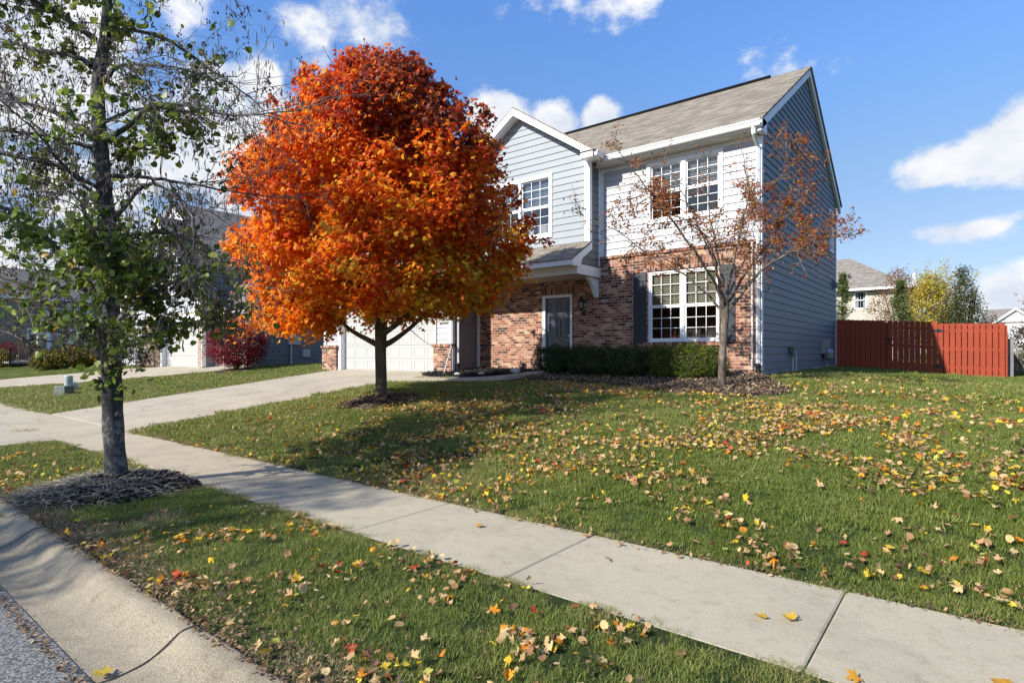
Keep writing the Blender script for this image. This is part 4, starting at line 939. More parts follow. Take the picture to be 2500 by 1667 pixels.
# ================================================================== FENCES
fence = thing('fence', (-1.5, 22.64, 1.0), 'red stained picket fence with a gate joining the right side of the house', 'fence')
FY = 22.64
def ftop(x): return 2.67-(x+3.7)*.06 if x < -.86 else 2.50-.06-(x+.86)*.025
def fbot(x): return gz(x, FY)+.02
def picket(m, x0, x1, y0, y1, zb, zt, c=.035):
    pts = [(x0, zb), (x1, zb), (x1, zt-c), (x1-c, zt), (x0+c, zt), (x0, zt-c)]
    m.prism([(x, y0, z) for x, z in pts], (0, y1-y0, 0))
rr = random.Random(4)
def run(x0, x1, parent, name, w=.135, gap=.012, backed=True):
    m = MB(); n = max(1, round((x1-x0+gap)/(w+gap))); w = (x1-x0+gap)/n-gap
    for i in range(n):
        x = x0+i*(w+gap); dz = rr.uniform(-.005, .005); g2 = rr.uniform(-.003, .003)
        picket(m, x+g2, x+w+g2*.5, FY-.02+rr.uniform(-.002, .002), FY, fbot(x), ftop(x)+dz)
        if backed and i < n-1: picket(m, x+w*.55, x+w*1.45+gap, FY+.042, FY+.06, fbot(x), ftop(x)+dz-.01)
    for k in (.14, .5, .86):
        za = fbot(x0)+(ftop(x0)-fbot(x0))*k; zb = fbot(x1)+(ftop(x1)-fbot(x1))*k
        m.hexa([(x0, FY+.002, za-.045), (x1, FY+.002, zb-.045), (x1, FY+.04, zb-.045), (x0, FY+.04, za-.045)], [(x0, FY+.002, za+.045), (x1, FY+.002, zb+.045), (x1, FY+.04, zb+.045), (x0, FY+.04, za+.045)])
    return m.build(name, MT['redwood'], parent)
run(-3.68, -2.26, fence, 'fence_panel'); run(-.855, .74, fence, 'fence_panel', .13, .024)
gate = run(-2.20, -.875, fence, 'gate', .13, .014, False)
for z in (2.22, 1.10):
    h = MB(); cx = -.86
    h.prism([(x, FY-.034, z+dz) for x, dz in ((cx-.17, -.012), (cx-.08, -.03), (cx, -.055), (cx+.08, -.03), (cx+.17, -.012), (cx+.17, .012), (cx+.08, .03), (cx, .055), (cx-.08, .03), (cx-.17, .012))], (0, .011, 0)); h.tube([(cx, FY-.036, z-.06), (cx, FY-.036, z+.06)], .009, 6)
    h.build('hinge', MT['black'], gate)
h = MB(); h.box(-2.32, -2.12, FY-.04, FY-.024, 1.96, 1.99); h.box(-2.17, -2.11, FY-.04, FY-.024, 1.84, 1.98); h.tube([(-2.14, FY-.05, 1.96), (-2.14, FY-.05, 1.84)], .01, 6); h.build('gate_latch', MT['black'], gate)
for x in (-3.6, -2.23, -.8, .76):
    m = MB(); m.box(x-.045, x+.045, FY+.042, FY+.13, .7, ftop(x)-.06); m.build('fence_post', MT['redwood'], fence)
m = MB(); y = FY+.15
while y < 33: m.box(.75, .77, y, y+.13, fbot(.8)-.1, 2.32); y += .15
m.build('fence_panel', MT['redwood'], fence)
gf = thing('fence', (4, 27.5, .7), 'weathered grey board fence beyond the right end of the red fence', 'fence')
m = MB(); x = .95
while x < 14: m.box(x, x+.14, 27.5, 27.52, .5, 1.62+rr.uniform(-.02, .02)); x += .152
m.build('fence_panel', MT['greywood'], gf)
m = MB(); m.box(.80, .95, 22.9, 23.05, .5, 1.95); m.build('fence_post', MT['greywood'], gf)
mf = thing('fence', (-48, 12, 1.0), 'black metal picket fence round the olive house garden', 'fence')
m = MB(); a0 = np.array([-49.0, 5.5]); a1 = np.array([-42.6, 10.9]); n = 70
for i in range(n):
    p = a0+(a1-a0)*i/(n-1); m.box(p[0]-.012, p[0]+.012, p[1]-.012, p[1]+.012, .75, 1.72)
for z in (.9, 1.55, 1.68): m.tube([(*a0, z), (*a1, z)], .018, 4)
m.build('picket_panel', MT['black'], mf)
for i in range(0, n, 10):
    p = a0+(a1-a0)*i/(n-1); m = MB(); m.box(p[0]-.04, p[0]+.04, p[1]-.04, p[1]+.04, .7, 1.8); m.build('fence_post', MT['black'], mf)

# ================================================================== small things
def tagged(mb, name, mat, label, cat, group=None): o = mb.build(name, mat); tag(o, label, cat, group); return o
z0 = gz(-21.0, 6.0)
m = MB(); m.lathe((-23.38, 5.95, gz(-23, 5.95)-.03), [(0, .115), (.42, .115), (.43, .122), (.58, .122), (.605, .11), (.61, .03)], 20)
o = m.build('utility_pedestal', MT['pedgreen'], smooth=False); tag(o, 'tall pale green round utility pedestal in the left lawn', 'utility pedestal')
# box and dome beside it
c = np.array([-22.95, 5.72]); ang = math.radians(20); ca, sa = math.cos(ang), math.sin(ang)
def rot(x, y): return (c[0]+ca*x-sa*y, c[1]+sa*x+ca*y)
m = MB(); zb = gz(*c)-.03
bt = [rot(-.25, -.16), rot(.25, -.16), rot(.25, .16), rot(-.25, .16)]; tp = [rot(-.24, -.15), rot(.24, -.15), rot(.24, .15), rot(-.24, .15)]
m.hexa([(*p, zb) for p in bt], [(*p, zb+.26) for p in tp]); m.hexa([(*p, zb+.262) for p in bt], [(*p, zb+.32) for p in tp])
tagged(m, 'utility_box', MT['boxgreen'], 'low dull green utility box beside the round pedestal', 'utility box')
m = MB(); m.lathe((-24.25, 6.25, gz(-24.25, 6.25)-.02), [(0, .2), (.2, .2), (.26, .18), (.32, .11), (.345, .02)], 18)
tagged(m, 'utility_dome', MT['pedgreen'], 'pale domed utility cover just behind the green box', 'utility cover')
for k, (x, y, sx, sy, sz) in enumerate([(-9.98, 12.75, .17, .1, .09), (-10.62, 12.05, .13, .08, .06), (-11.35, 11.85, .11, .06, .05)]):
    m = MB(); r = random.Random(k); n1, n2 = 7, 10; vs = []
    for i in range(n1+1):
        for j in range(n2):
            a = math.pi*i/n1; bb = 2*math.pi*j/n2; q = 1+r.uniform(-.12, .12)
            vs.append((x+sx*q*math.sin(a)*math.cos(bb), y+sy*q*math.sin(a)*math.sin(bb), gz(x, y)+.03+sz*q*math.cos(a)+.03))
    m.add(vs, [(i*n2+j, i*n2+(j+1) % n2, (i+1)*n2+(j+1) % n2, (i+1)*n2+j) for i in range(n1) for j in range(n2)])
    tagged(m, 'rock', MT['rock'], ['largest pale rock in the mulch beside the front walk', 'middle pale rock in the mulch beside the front walk', 'small flat pale rock in the mulch nearest the garage'][k], 'rock', 'rocks in the mulch bed')
m = MB(); m.tube([(-11.83, 11.75, .82), (-12.0, 12.28, 1.72)], .014, 6); tagged(m, 'stake', MT['stake'], 'thin white stake leaning on the brick pier by the garage', 'stake')
# patio set near the olive house
for k, (x, y) in enumerate([(-50.5, 10.3), (-50.2, 11.1), (-50.4, 11.95)]):
    t_ = thing('patio_chair', (x, y, 1.0), ['leftmost of the three brown high-backed patio chairs behind the black fence', 'middle one of the three brown high-backed patio chairs behind the black fence', 'rightmost of the three brown high-backed patio chairs behind the black fence'][k], 'patio chair', 'patio chairs')
    z = .95; m = MB(); m.box(x-.3, x+.3, y-.28, y+.28, z+.38, z+.45); m.build('seat', MT['wick'], t_)
    m = MB(); m.box(x+.26, x+.31, y-.28, y+.28, z+.45, z+1.05); m.build('backrest', MT['wick'], t_)
    for dx in (-.27, .27):
        for dy in (-.25, .25): m = MB(); m.box(x+dx-.025, x+dx+.025, y+dy-.025, y+dy+.025, z-.05, z+.38); m.build('leg', MT['wick'], t_)
t_ = thing('patio_umbrella', (-51, 11.25, 1), 'folded cream patio umbrella in front of the olive house windows', 'patio umbrella')
m = MB(); m.lathe((-51, 11.25, .95), [(.6, .1), (.7, .17), (1.2, .14), (1.6, .1), (1.85, .03)], 10); m.build('canopy', MT['cloth'], t_)
m = MB(); m.tube([(-51, 11.25, .9), (-51, 11.25, 2.88)], .03, 8); m.build('pole', MT['wick'], t_)
m = MB(); m.box(-58, -47.5, 9, 16, .85, .99); struct(m.build('patio', MT['found']))

# ------------------------------------------------------------------ vegetation kit
def lerp(a, b, k): return a+(b-a)*k
def catmull(pts, n):
    P = [np.array(p, float) for p in pts]; P = [2*P[0]-P[1]]+P+[2*P[-1]-P[-2]]; out = []
    m = len(P)-3
    for i in range(n+1):
        u = min(i/n*m, m-1e-6); k = int(u); f = u-k; a, b, c, d = P[k:k+4]
        out.append(.5*((2*b)+(-a+c)*f+(2*a-5*b+4*c-d)*f*f+(-a+3*b-3*c+d)*f**3))
    return out
def wander(p, d, length, n, curl, grav, rng):
    pts = [np.array(p, float)]; d = np.array(d, float); d /= np.linalg.norm(d)
    for i in range(n):
        d = d+rng.normal(size=3)*curl+np.array([0, 0, grav]); d /= np.linalg.norm(d); pts.append(pts[-1]+d*length/n)
    return pts
def pal(n, choices, weights, jit=.18, rng=RNG):
    c = np.array(choices)[rng.choice(len(choices), n, p=np.array(weights)/sum(weights))]
    return np.clip(c*(1+rng.normal(size=(n, 1))*jit), .003, .95)

# ================================================================== ORANGE MAPLE
def orange_maple():
    rng = np.random.default_rng(21); bx, by, bz = -10.18, 8.21, .45
    T = thing('maple_tree', (bx, by, bz), 'round-crowned maple in blazing orange and red leaf standing in the front lawn', 'tree')
    tk = MB()
    tk.tube(catmull([(bx+.02, by, bz-.05), (bx, by, bz+.08), (bx, by, bz+.5), (bx-.02, by, 1.55), (bx, by, 2.2)], 14), [.21, .165, .145, .135, .13, .13, .128, .126, .125, .124, .124, .126, .13, .135, .14], 14)
    prof = [(1.95, .9), (2.25, 2.35), (2.6, 2.95), (3.1, 3.25), (3.8, 3.33), (4.5, 3.2), (5.2, 3.0), (5.9, 2.7), (6.5, 2.42), (7.1, 2.0), (7.7, 1.5), (8.15, .95), (8.45, .4)]
    prof = [(z if z < 4 else 4+(z-4)*.87, r*.91) for z, r in prof]
    pz = [p[0] for p in prof]; pr = [p[1] for p in prof]
    cxo, cyo = bx-.03, by+.05
    def R(z, a):
        r = np.interp(z, pz, pr)
        return r*(1+.06*np.sin(3*a+z*1.3)+.06*np.sin(5*a-z*2.1+1)+.07*np.sin(z*3.4+2*a)+.04*np.sin(9*a+z*5))
    heads = []
    for i in range(16):
        a = i*2.4+rng.uniform(-.3, .3); z = 1.9+.16*i if i < 10 else 2.6+.28*i*.8
        tz = min(7.2, z+1.0+rng.uniform(0, 1.6)); rr_ = R(tz, a)*.85
        st = np.array([bx, by, z]); en = np.array([cxo+rr_*math.cos(a), cyo+rr_*math.sin(a), tz])
        mid = lerp(st, en, .4)+np.array([0, 0, -.15]); pts = catmull([st, mid, en], 10); r0 = .07 if i < 6 else .045
        tk.tube(pts, [r0*(1-.8*k/10) for k in range(11)], 7, False); heads.append(pts)
    tk.tube(catmull([(bx, by, 2.1), (bx+.05, by, 4), (bx-.05, by+.03, 5.6), (bx, by, 7.3)], 14), [.11*(1-.88*k/14) for k in range(15)], 9, False)
    # the two visible low limbs
    r_ = RGT
    for sgn, z1 in ((-1, 1), (1, 1)):
        st = np.array([bx, by, 1.66]); pts = catmull([st, st+r_*sgn*.28+np.array([0, 0, .14]), st+r_*sgn*.75+np.array([0, 0, .5 if sgn > 0 else .42]), st+r_*sgn*1.3+np.array([0, 0, 1.0])], 8)
        tk.tube(pts, [.075, .07, .062, .056, .05, .044, .036, .03, .02], 8, False)
    for k in range(260):
        h = heads[rng.integers(len(heads))]; p = h[rng.integers(3, 11)]; d = rng.normal(size=3)+np.array([p[0]-cxo, p[1]-cyo, 1.0])*.5
        tk.tube(wander(p, d, rng.uniform(.5, 1.2), 5, .15, .05, rng), [.014, .012, .010, .007, .005, .003], 4, False)
    tk.build('trunk', MT['bark2'], T, True)
    # clump centres
    P = []; n_cl = 1350
    while len(P) < n_cl:
        z = rng.uniform(2.0, pz[-1]); a = rng.uniform(0, 2*math.pi); rm = R(z, a)
        if rng.uniform() > (rm/3.5): continue
        f = rng.uniform()**.33; r = rm*f*.97
        P.append((cxo+r*math.cos(a), cyo+r*math.sin(a), z, f, a))
    for k in range(150):   # shoots that break the outline
        z = rng.uniform(3.2, pz[-1]-.1); a = rng.uniform(0, 2*math.pi); rm = R(z, a)*rng.uniform(.98, 1.08); P.append((cxo+rm*math.cos(a), cyo+rm*math.sin(a), z+.1, 1.1, a))
    for (dx, dz) in ((-1.45, 7.5), (-1.25, 7.75), (-.25, 8.2), (.0, 8.0), (.6, 8.1), (1.0, 7.6), (2.2, 6.2), (2.1, 6.5), (-2.1, 6.6), (1.5, 7.0), (-.7, 7.8), (-.3, 8.0), (.85, 7.9), (-1.9, 7.0), (1.3, 7.4)):
        q = np.array([bx, by, 0])+RGT*dx
        for s_ in range(4): P.append((q[0]+rng.normal()*.05, q[1]+rng.normal()*.3, dz-s_*.14, 1.1, math.atan2(q[1]-cyo, q[0]-cxo)))
    for k in range(34):    # lower left sag
        q = np.array([bx, by, 0])+RGT*rng.uniform(-2.45, -1.0)+FWD*rng.uniform(-1.8, .4); P.append((q[0], q[1], rng.uniform(1.95, 2.5), 1, 3.6))
    P = np.array([p for p in P if not (((np.array([p[0]-bx, p[1]-by, 0])@RGT) > .5 and p[2] < 2.46) or (abs(np.array([p[0]-bx, p[1]-by, 0])@RGT) < 1.0 and p[2] < 2.26))]); n = len(P); per = 62
    c = np.repeat(P[:, :3], per, axis=0); f = np.repeat(P[:, 3], per); a = np.repeat(P[:, 4], per)
    sig = np.where(f > 1.05, .075, .15)
    pos = c+rng.normal(size=c.shape)*sig[:, None]*np.array([1, 1, .8])
    keep = rng.uniform(size=len(pos)) < np.where(f > 1.05, .4, 1.0); pos, f, a, c = pos[keep], f[keep], a[keep], c[keep]
    out_ = np.stack([np.cos(a), np.sin(a), np.full(len(a), .35)], 1)
    Rm = rotmats(len(pos), out_*.4+np.array([0, 0, .35])+np.array(sv)*.5, .7, rng, rng.normal(size=(len(pos), 3))*.8+np.array([0, 0, -.7]))
    # leaf colour: redder at the tips of the crown, yellow low inside
    side = (pos-np.array([bx, by, 0]))@RGT
    h = (pos[:, 2]-2)/6.0; cl = np.repeat(rng.normal(size=n), per)[keep]
    t_ = .63-.62*h+.34*(1-np.minimum(f, 1))-.07*side/3.3+.17*cl+rng.normal(size=len(pos))*.24
    stops = [(-.6, (.16, .02, .012)), (-.2, (.30, .028, .010)), (.05, (.52, .05, .008)), (.28, (.74, .12, .009)), (.5, (.82, .21, .012)), (.75, (.85, .36, .02)), (1.1, (.75, .46, .035))]
    col = np.stack([np.interp(t_, [s[0] for s in stops], [s[1][i] for s in stops]) for i in range(3)], 1)
    ol = (side > 1.0) & (pos[:, 2] < 3.6) & (rng.uniform(size=len(pos)) < .4); col[ol] = np.array([.55, .33, .02])
    br = (h > .62) & (side > 0) & (rng.uniform(size=len(pos)) < .45); col[br] = np.array([.25, .07, .04])
    lo = (side < -.6) & (h < .75) & (rng.uniform(size=len(pos)) < .45); col[lo] = np.array([.86, .24, .015])
    col = np.clip(col*(1+rng.normal(size=(len(pos), 1))*.16), .004, .92)
    o = scatter('crown', MAPLE_S, pos, Rm, rng.uniform(.075, .135, len(pos)), col, MT['leaf'], T, rng)
    T.location = (*MAPLE_B, gz(*MAPLE_B)); T.scale = (.906, .906, .906)
    return T
orange_maple()

# ================================================================== STREET TREE (near left)
def street_tree():
    rng = np.random.default_rng(5); bx, by = STREET_B; bz = .1; PX = .00465
    T = thing('street_tree', (bx, by, bz), 'near street tree with a grey trunk, half-bare twigs, catkins and dark green leaves', 'tree')
    B = np.array([bx, by, 0.0])
    def W(x, y, dep=0.0): return B+RGT*(x-290)*PX+FWD*dep+np.array([0, 0, 1.5+(863-y)*PX])
    tk = MB()
    tp = catmull([W(291, 1195), W(290, 1150), W(283, 1050), W(280, 960), W(277, 880), W(272, 760), W(270, 620), W(262, 480), W(250, 330), W(245, 200), W(262, 100), W(268, 0), W(270, -200), W(262, -420), W(258, -640)], 56)
    rad = [np.interp(i/56, [0, .05, .1, .22, .3, .34, .45, .6, .75, .9, 1], [.17, .122, .106, .103, .1, .112, .085, .068, .052, .03, .01])*(1+.04*math.sin(i*1.7)) for i in range(57)]
    tk.tube(tp, rad, 16)
    for (x, y, r) in ((300, 905, .05), (262, 930, .045), (270, 862, .07), (303, 1010, .035)):    # knots
        p = W(x, y, -.06); tk.lathe(tuple(p-np.array([0, 0, r])), [(0, .01), (r*.5, r*.85), (r, r), (r*1.5, r*.8), (r*2, .01)], 8)
    L_ = [  # (points in the plane of the tree, depth at tip, root radius)
        ([(245, 337), (168, 295), (96, 252), (0, 220), (-120, 190)], .5, .045), ([(252, 367), (153, 348), (0, 348), (-130, 360)], -.6, .03),
        ([(230, 165), (184, 134), (115, 111), (50, 99), (0, 77), (-90, 40)], .4, .035), ([(240, 100), (172, 54), (115, 23), (60, -60)], -.5, .035),
        ([(268, 345), (333, 314), (383, 287), (444, 281), (497, 289), (612, 318), (765, 318)], -.5, .034), ([(280, 430), (344, 425), (421, 432), (524, 444), (640, 455)], .5, .028),
        ([(270, 560), (375, 465), (459, 488), (528, 553), (551, 634), (574, 687), (597, 718)], -.9, .026), ([(272, 760), (214, 680), (153, 603), (115, 557), (69, 523), (0, 519), (-80, 500)], -.3, .05),
        ([(265, 720), (180, 700), (126, 699), (57, 680), (0, 676), (-60, 690)], .6, .028), ([(275, 800), (350, 760), (420, 720), (490, 700), (545, 690)], -.6, .035),
        ([(280, 850), (340, 830), (430, 800), (500, 790), (560, 780)], -.2, .03), ([(268, 100), (325, 63), (410, 90), (500, 150), (560, 190), (615, 232)], .5, .028),
        ([(262, 200), (320, 175), (400, 185), (480, 205), (560, 230)], -.5, .024), ([(268, 20), (330, -60), (430, -90), (540, -60), (600, 0)], -.6, .03),
        ([(260, 640), (200, 560), (150, 480), (90, 440), (20, 430)], .7, .028), ([(268, 600), (330, 560), (400, 560), (470, 600)], .7, .025),
        ([(276, 880), (240, 850), (190, 840), (140, 830), (100, 850)], -.4, .02), ([(285, 900), (310, 870), (345, 865), (370, 880)], -.5, .02),
        ([(262, 470), (200, 430), (120, 420), (40, 400)], -.9, .026), ([(255, 300), (310, 240), (380, 220), (450, 240)], .9, .024),
        ([(266, -60), (200, -120), (100, -150), (0, -150)], .4, .03), ([(268, -120), (340, -200), (440, -250)], .3, .03), ([(266, -250), (200, -330), (120, -380)], -.4, .025), ([(264, -300), (330, -400), (400, -450)], -.4, .022),
        ([(270, 700), (300, 640), (340, 600), (360, 560)], -1.0, .025), ([(268, 500), (230, 440), (220, 380), (190, 330)], -1.1, .025), ([(268, 650), (240, 600), (210, 560), (200, 500)], 1.1, .025)]
    limbs = []
    for pts, dep, r0 in L_:
        n = len(pts); w3 = [W(x, y, dep*k/(n-1)) for k, (x, y) in enumerate(pts)]; c = catmull(w3, 22)
        c = [p+rng.normal(size=3)*.006 for p in c]
        tk.tube(c, [r0*(1-.82*(k/22)**.8) for k in range(23)], 7, False); limbs.append((c, r0))
    tk.build('trunk', MT['bark'], T, True)
    # twigs
    zones = [(320, 60, 150, 80, .8), (100, 70, 150, 90, .6), (370, 330, 110, 70, 1.7), (330, 390, 90, 40, 1.0), (430, 700, 130, 60, 2.3), (400, 780, 150, 50, 2.2), (300, 640, 110, 80, 1.2), (130, 640, 150, 60, .9), (60, 740, 90, 40, .7), (320, 880, 70, 60, .8), (160, 870, 60, 40, .7),
             (410, 760, 150, 70, 1.0), (240, 700, 90, 110, 1.3), (120, 400, 130, 60, .35), (200, 480, 90, 60, .5), (430, 130, 60, 60, .8), (300, 560, 70, 50, .9), (530, 790, 40, 40, .9), (200, -250, 300, 160, .35)]
    def zone(p):
        q = p-B; x = 290+(q@RGT)/PX; y = 863-(p[2]-1.5)/PX
        return sum(w_*math.exp(-((x-a)/s1)**2-((y-b_)/s2)**2) for a, b_, s1, s2, w_ in zones), x, y
    tw = MB(); tips = []; anchors = []
    def twig(p, d, ln, r, lvl, fl=None):
        if fl is None: fl = rng.choice([0, 1.0, 2.2], p=[.5, .3, .2])
        n = 7; pts = wander(p, d, ln, n, .20, -.035 if lvl else -.02, rng)
        if pts[-1][2] < 1.42: return
        tw.tube(pts, [r*(1-.75*k/n) for k in range(n+1)], 4 if lvl < 2 else 3, False)
        for k in range(1, n+1): anchors.append((pts[k], fl, lvl))
        tips.append((pts[-1], pts[-1]-pts[-2], lvl))
        if lvl < 2:
            for k in range(2 if lvl else 4):
                i = rng.integers(1, n); dd = (pts[i]-pts[i-1]); dd /= np.linalg.norm(dd); twig(pts[i], dd+rng.normal(size=3)*.65, ln*rng.uniform(.35, .6), r*.55, lvl+1, fl)
    for c, r0 in limbs:
        n = int(7+15*min(1, r0/.035))
        for k in range(n):
            i = rng.integers(4, 23); dd = c[min(i+1, 22)]-c[i-1]; dd /= np.linalg.norm(dd)
            twig(c[i], dd*.7+rng.normal(size=3)*.75, rng.uniform(.35, .95), .0072, 0)
        twig(c[-1], c[-1]-c[-2], .7, .006, 0)
    for k in range(40):
        i = rng.integers(18, 50); twig(tp[i], rng.normal(size=3)+np.array([0, 0, .2]), rng.uniform(.4, 1.0), .008, 0)
    tw.build('twigs', MT['twig'], T, False)
    # leaves
    lp = []; 
    for p, d, lvl in anchors:
        zv, x, y = zone(p)
        k = rng.poisson(min(1.7, zv*.34*d)) if (y < 895 or abs(x-300) < 55) else 0
        for q in range(k): lp.append(p+rng.normal(size=3)*.045)
    # low suckers on the trunk
    for k in range(90): lp.append(W(rng.normal(305, 38), rng.normal(915, 28), rng.normal(-.12, .12)))
    lp = np.array(lp); n = len(lp); print('street leaves', n)
    R_ = rotmats(n, np.array([-.15, -.35, .55]), .6, rng, rng.normal(size=(n, 3))*.7+np.array([0, 0, -.8]))
    col = pal(n, [(.08, .125, .02), (.13, .19, .03), (.20, .27, .045), (.33, .37, .09), (.38, .26, .03)], [3, 5, 5, 3, .3], .2, rng)
    scatter('crown', ROUND, lp, R_, rng.uniform(.045, .09, n), col, MT['leafgloss'], T, rng)
    # catkins and little cones
    ck = MB(); cn = MB()
    for p, d, lvl in tips:
        u = rng.uniform()
        if u < .68:
            for q in range(rng.integers(1, 4)):
                a = p+rng.normal(size=3)*.012; l = rng.uniform(.04, .075); sx = rng.normal(size=2)*.008
                ck.tube([a, a+np.array([sx[0]*.5, sx[1]*.5, -l*.5]), a+np.array([sx[0], sx[1], -l])], [.0025, .0045, .003], 5)
        elif u < .88:
            for q in range(rng.integers(2, 5)):
                a = p+rng.normal(size=3)*.02; cn.lathe(tuple(a), [(-.012, .002), (-.006, .008), (.004, .009), (.012, .003)], 6)
    ck.build('catkins', pm('catkin_brown', (.10, .07, .055), .9, .3), T); cn.build('cones', pm('cone_dark', (.02, .016, .014), .9, .3), T)
    return T
street_tree()

# ================================================================== SMALL ORNAMENTAL TREE
def small_tree():
    rng = np.random.default_rng(9); bx, by = PEAR_B; bz = gz(bx, by); PX = .00796
    T = thing('ornamental_tree', (bx, by, bz), 'small open tree with sparse rusty orange leaves in front of the brick wall', 'tree')
    B = np.array([bx, by, 0.0])
    def W(x, y, dep=0.0): return B+RGT*(x-1762)*PX+FWD*dep+np.array([0, 0, 1.5+(863-y)*PX])
    tk = MB()
    tk.tube(catmull([W(1762, 956), W(1762, 930), W(1764, 860), W(1768, 800), W(1770, 770), W(1768, 745)], 12), [.115, .088, .078, .074, .072, .07, .07, .07, .072, .078, .085, .08, .06], 12)
    LM = [([(1768, 775), (1750, 715), (1700, 640), (1625, 540), (1545, 450), (1490, 385)], -.6, .05), ([(1768, 770), (1764, 690), (1738, 600), (1700, 510), (1665, 430), (1640, 370)], .5, .045),
          ([(1772, 760), (1782, 660), (1800, 560), (1812, 470), (1790, 380)], -.4, .045), ([(1774, 760), (1822, 670), (1880, 600), (1940, 520), (1985, 450)], .5, .045),
          ([(1774, 765), (1850, 665), (1930, 615), (1985, 592), (2035, 588)], -.5, .042), ([(1766, 765), (1705, 690), (1620, 640), (1520, 560), (1430, 515)], .4, .035),
          ([(1766, 700), (1762, 600), (1750, 500), (1765, 420), (1760, 350)], 1.0, .035), ([(1764, 720), (1715, 600), (1640, 560), (1560, 545)], -1.2, .03), ([(1776, 720), (1840, 620), (1870, 530), (1890, 450)], 1.3, .03),
          ([(1768, 740), (1800, 700), (1860, 640), (1900, 640)], -1.3, .028), ([(1740, 690), (1690, 650), (1610, 610), (1560, 600)], .9, .025), ([(1800, 560), (1850, 480), (1900, 420), (1890, 400)], -.9, .025), ([(1700, 510), (1640, 480), (1580, 480), (1520, 500)], -.3, .02)]
    limbs = []
    for pts, dep, r0 in LM:
        n = len(pts); c = catmull([W(x, y, dep*k/(n-1)) for k, (x, y) in enumerate(pts)], 20); c = [c[0]]+[p+rng.normal(size=3)*.014 for p in c[1:]]
        tk.tube(c, [.82*r0*(1-.85*(k/20)**.7) for k in range(21)], 7, False); limbs.append((c, r0))
    tk.build('trunk', MT['bark3'], T, True)
    tw = MB(); anchors = []
    def twig(p, d, ln, r, lvl):
        n = 6; pts = wander(p, d, ln, n, .2, .02, rng); tw.tube(pts, [r*(1-.75*k/n) for k in range(n+1)], 4 if lvl < 1 else 3, False)
        for k in range(2, n+1): anchors.append((pts[k], k/n, lvl))
        if lvl < 2:
            for k in range(3 if lvl == 0 else 2):
                i = rng.integers(1, n); dd = pts[i]-pts[i-1]; dd /= np.linalg.norm(dd); twig(pts[i], dd+rng.normal(size=3)*.7, ln*rng.uniform(.35, .6), r*.55, lvl+1)
    for c, r0 in limbs:
        for k in range(12):
            i = rng.integers(5, 21); dd = c[min(i+1, 20)]-c[i-1]; dd /= np.linalg.norm(dd); twig(c[i], dd*.6+rng.normal(size=3)*.7+np.array([0, 0, .15]), rng.uniform(.3, .8), .008, 0)
        twig(c[-1], c[-1]-c[-2], .3, .006, 0)
    tw.build('twigs', MT['twig'], T)
    def zw(p):
        q = p-B; x = 1762+(q@RGT)/PX; y = 863-(p[2]-1.5)/PX; w_ = .2
        for a, b_, s1, s2, k in ((1580, 520, 110, 70, 1.1), (1680, 540, 80, 60, .8), (1930, 500, 100, 90, 1.7), (1870, 430, 80, 70, .8), (1970, 590, 90, 40, 1.3), (1600, 620, 90, 40, .8), (1490, 390, 70, 40, .8), (1850, 590, 90, 60, 1.2), (1620, 470, 70, 60, .6)):
            w_ += k*math.exp(-((x-a)/s1)**2-((y-b_)/s2)**2)
        return w_
    lp = []
    for p, k, lvl in anchors:
        for q in range(rng.poisson(zw(p)*.9)): lp.append(p+rng.normal(size=3)*.04)
    lp = np.array(lp); n = len(lp); print('small leaves', n)
    R_ = rotmats(n, np.array([0, -.2, .3]), .8, rng)
    col = pal(n, [(.42, .12, .025), (.32, .07, .018), (.46, .21, .04), (.18, .07, .03), (.32, .18, .05)], [5, 3, 2.4, 3, 1.6], .2, rng)
    scatter('crown', LANCE, lp, R_, rng.uniform(.05, .09, n), col, MT['leaf'], T, rng)
small_tree()

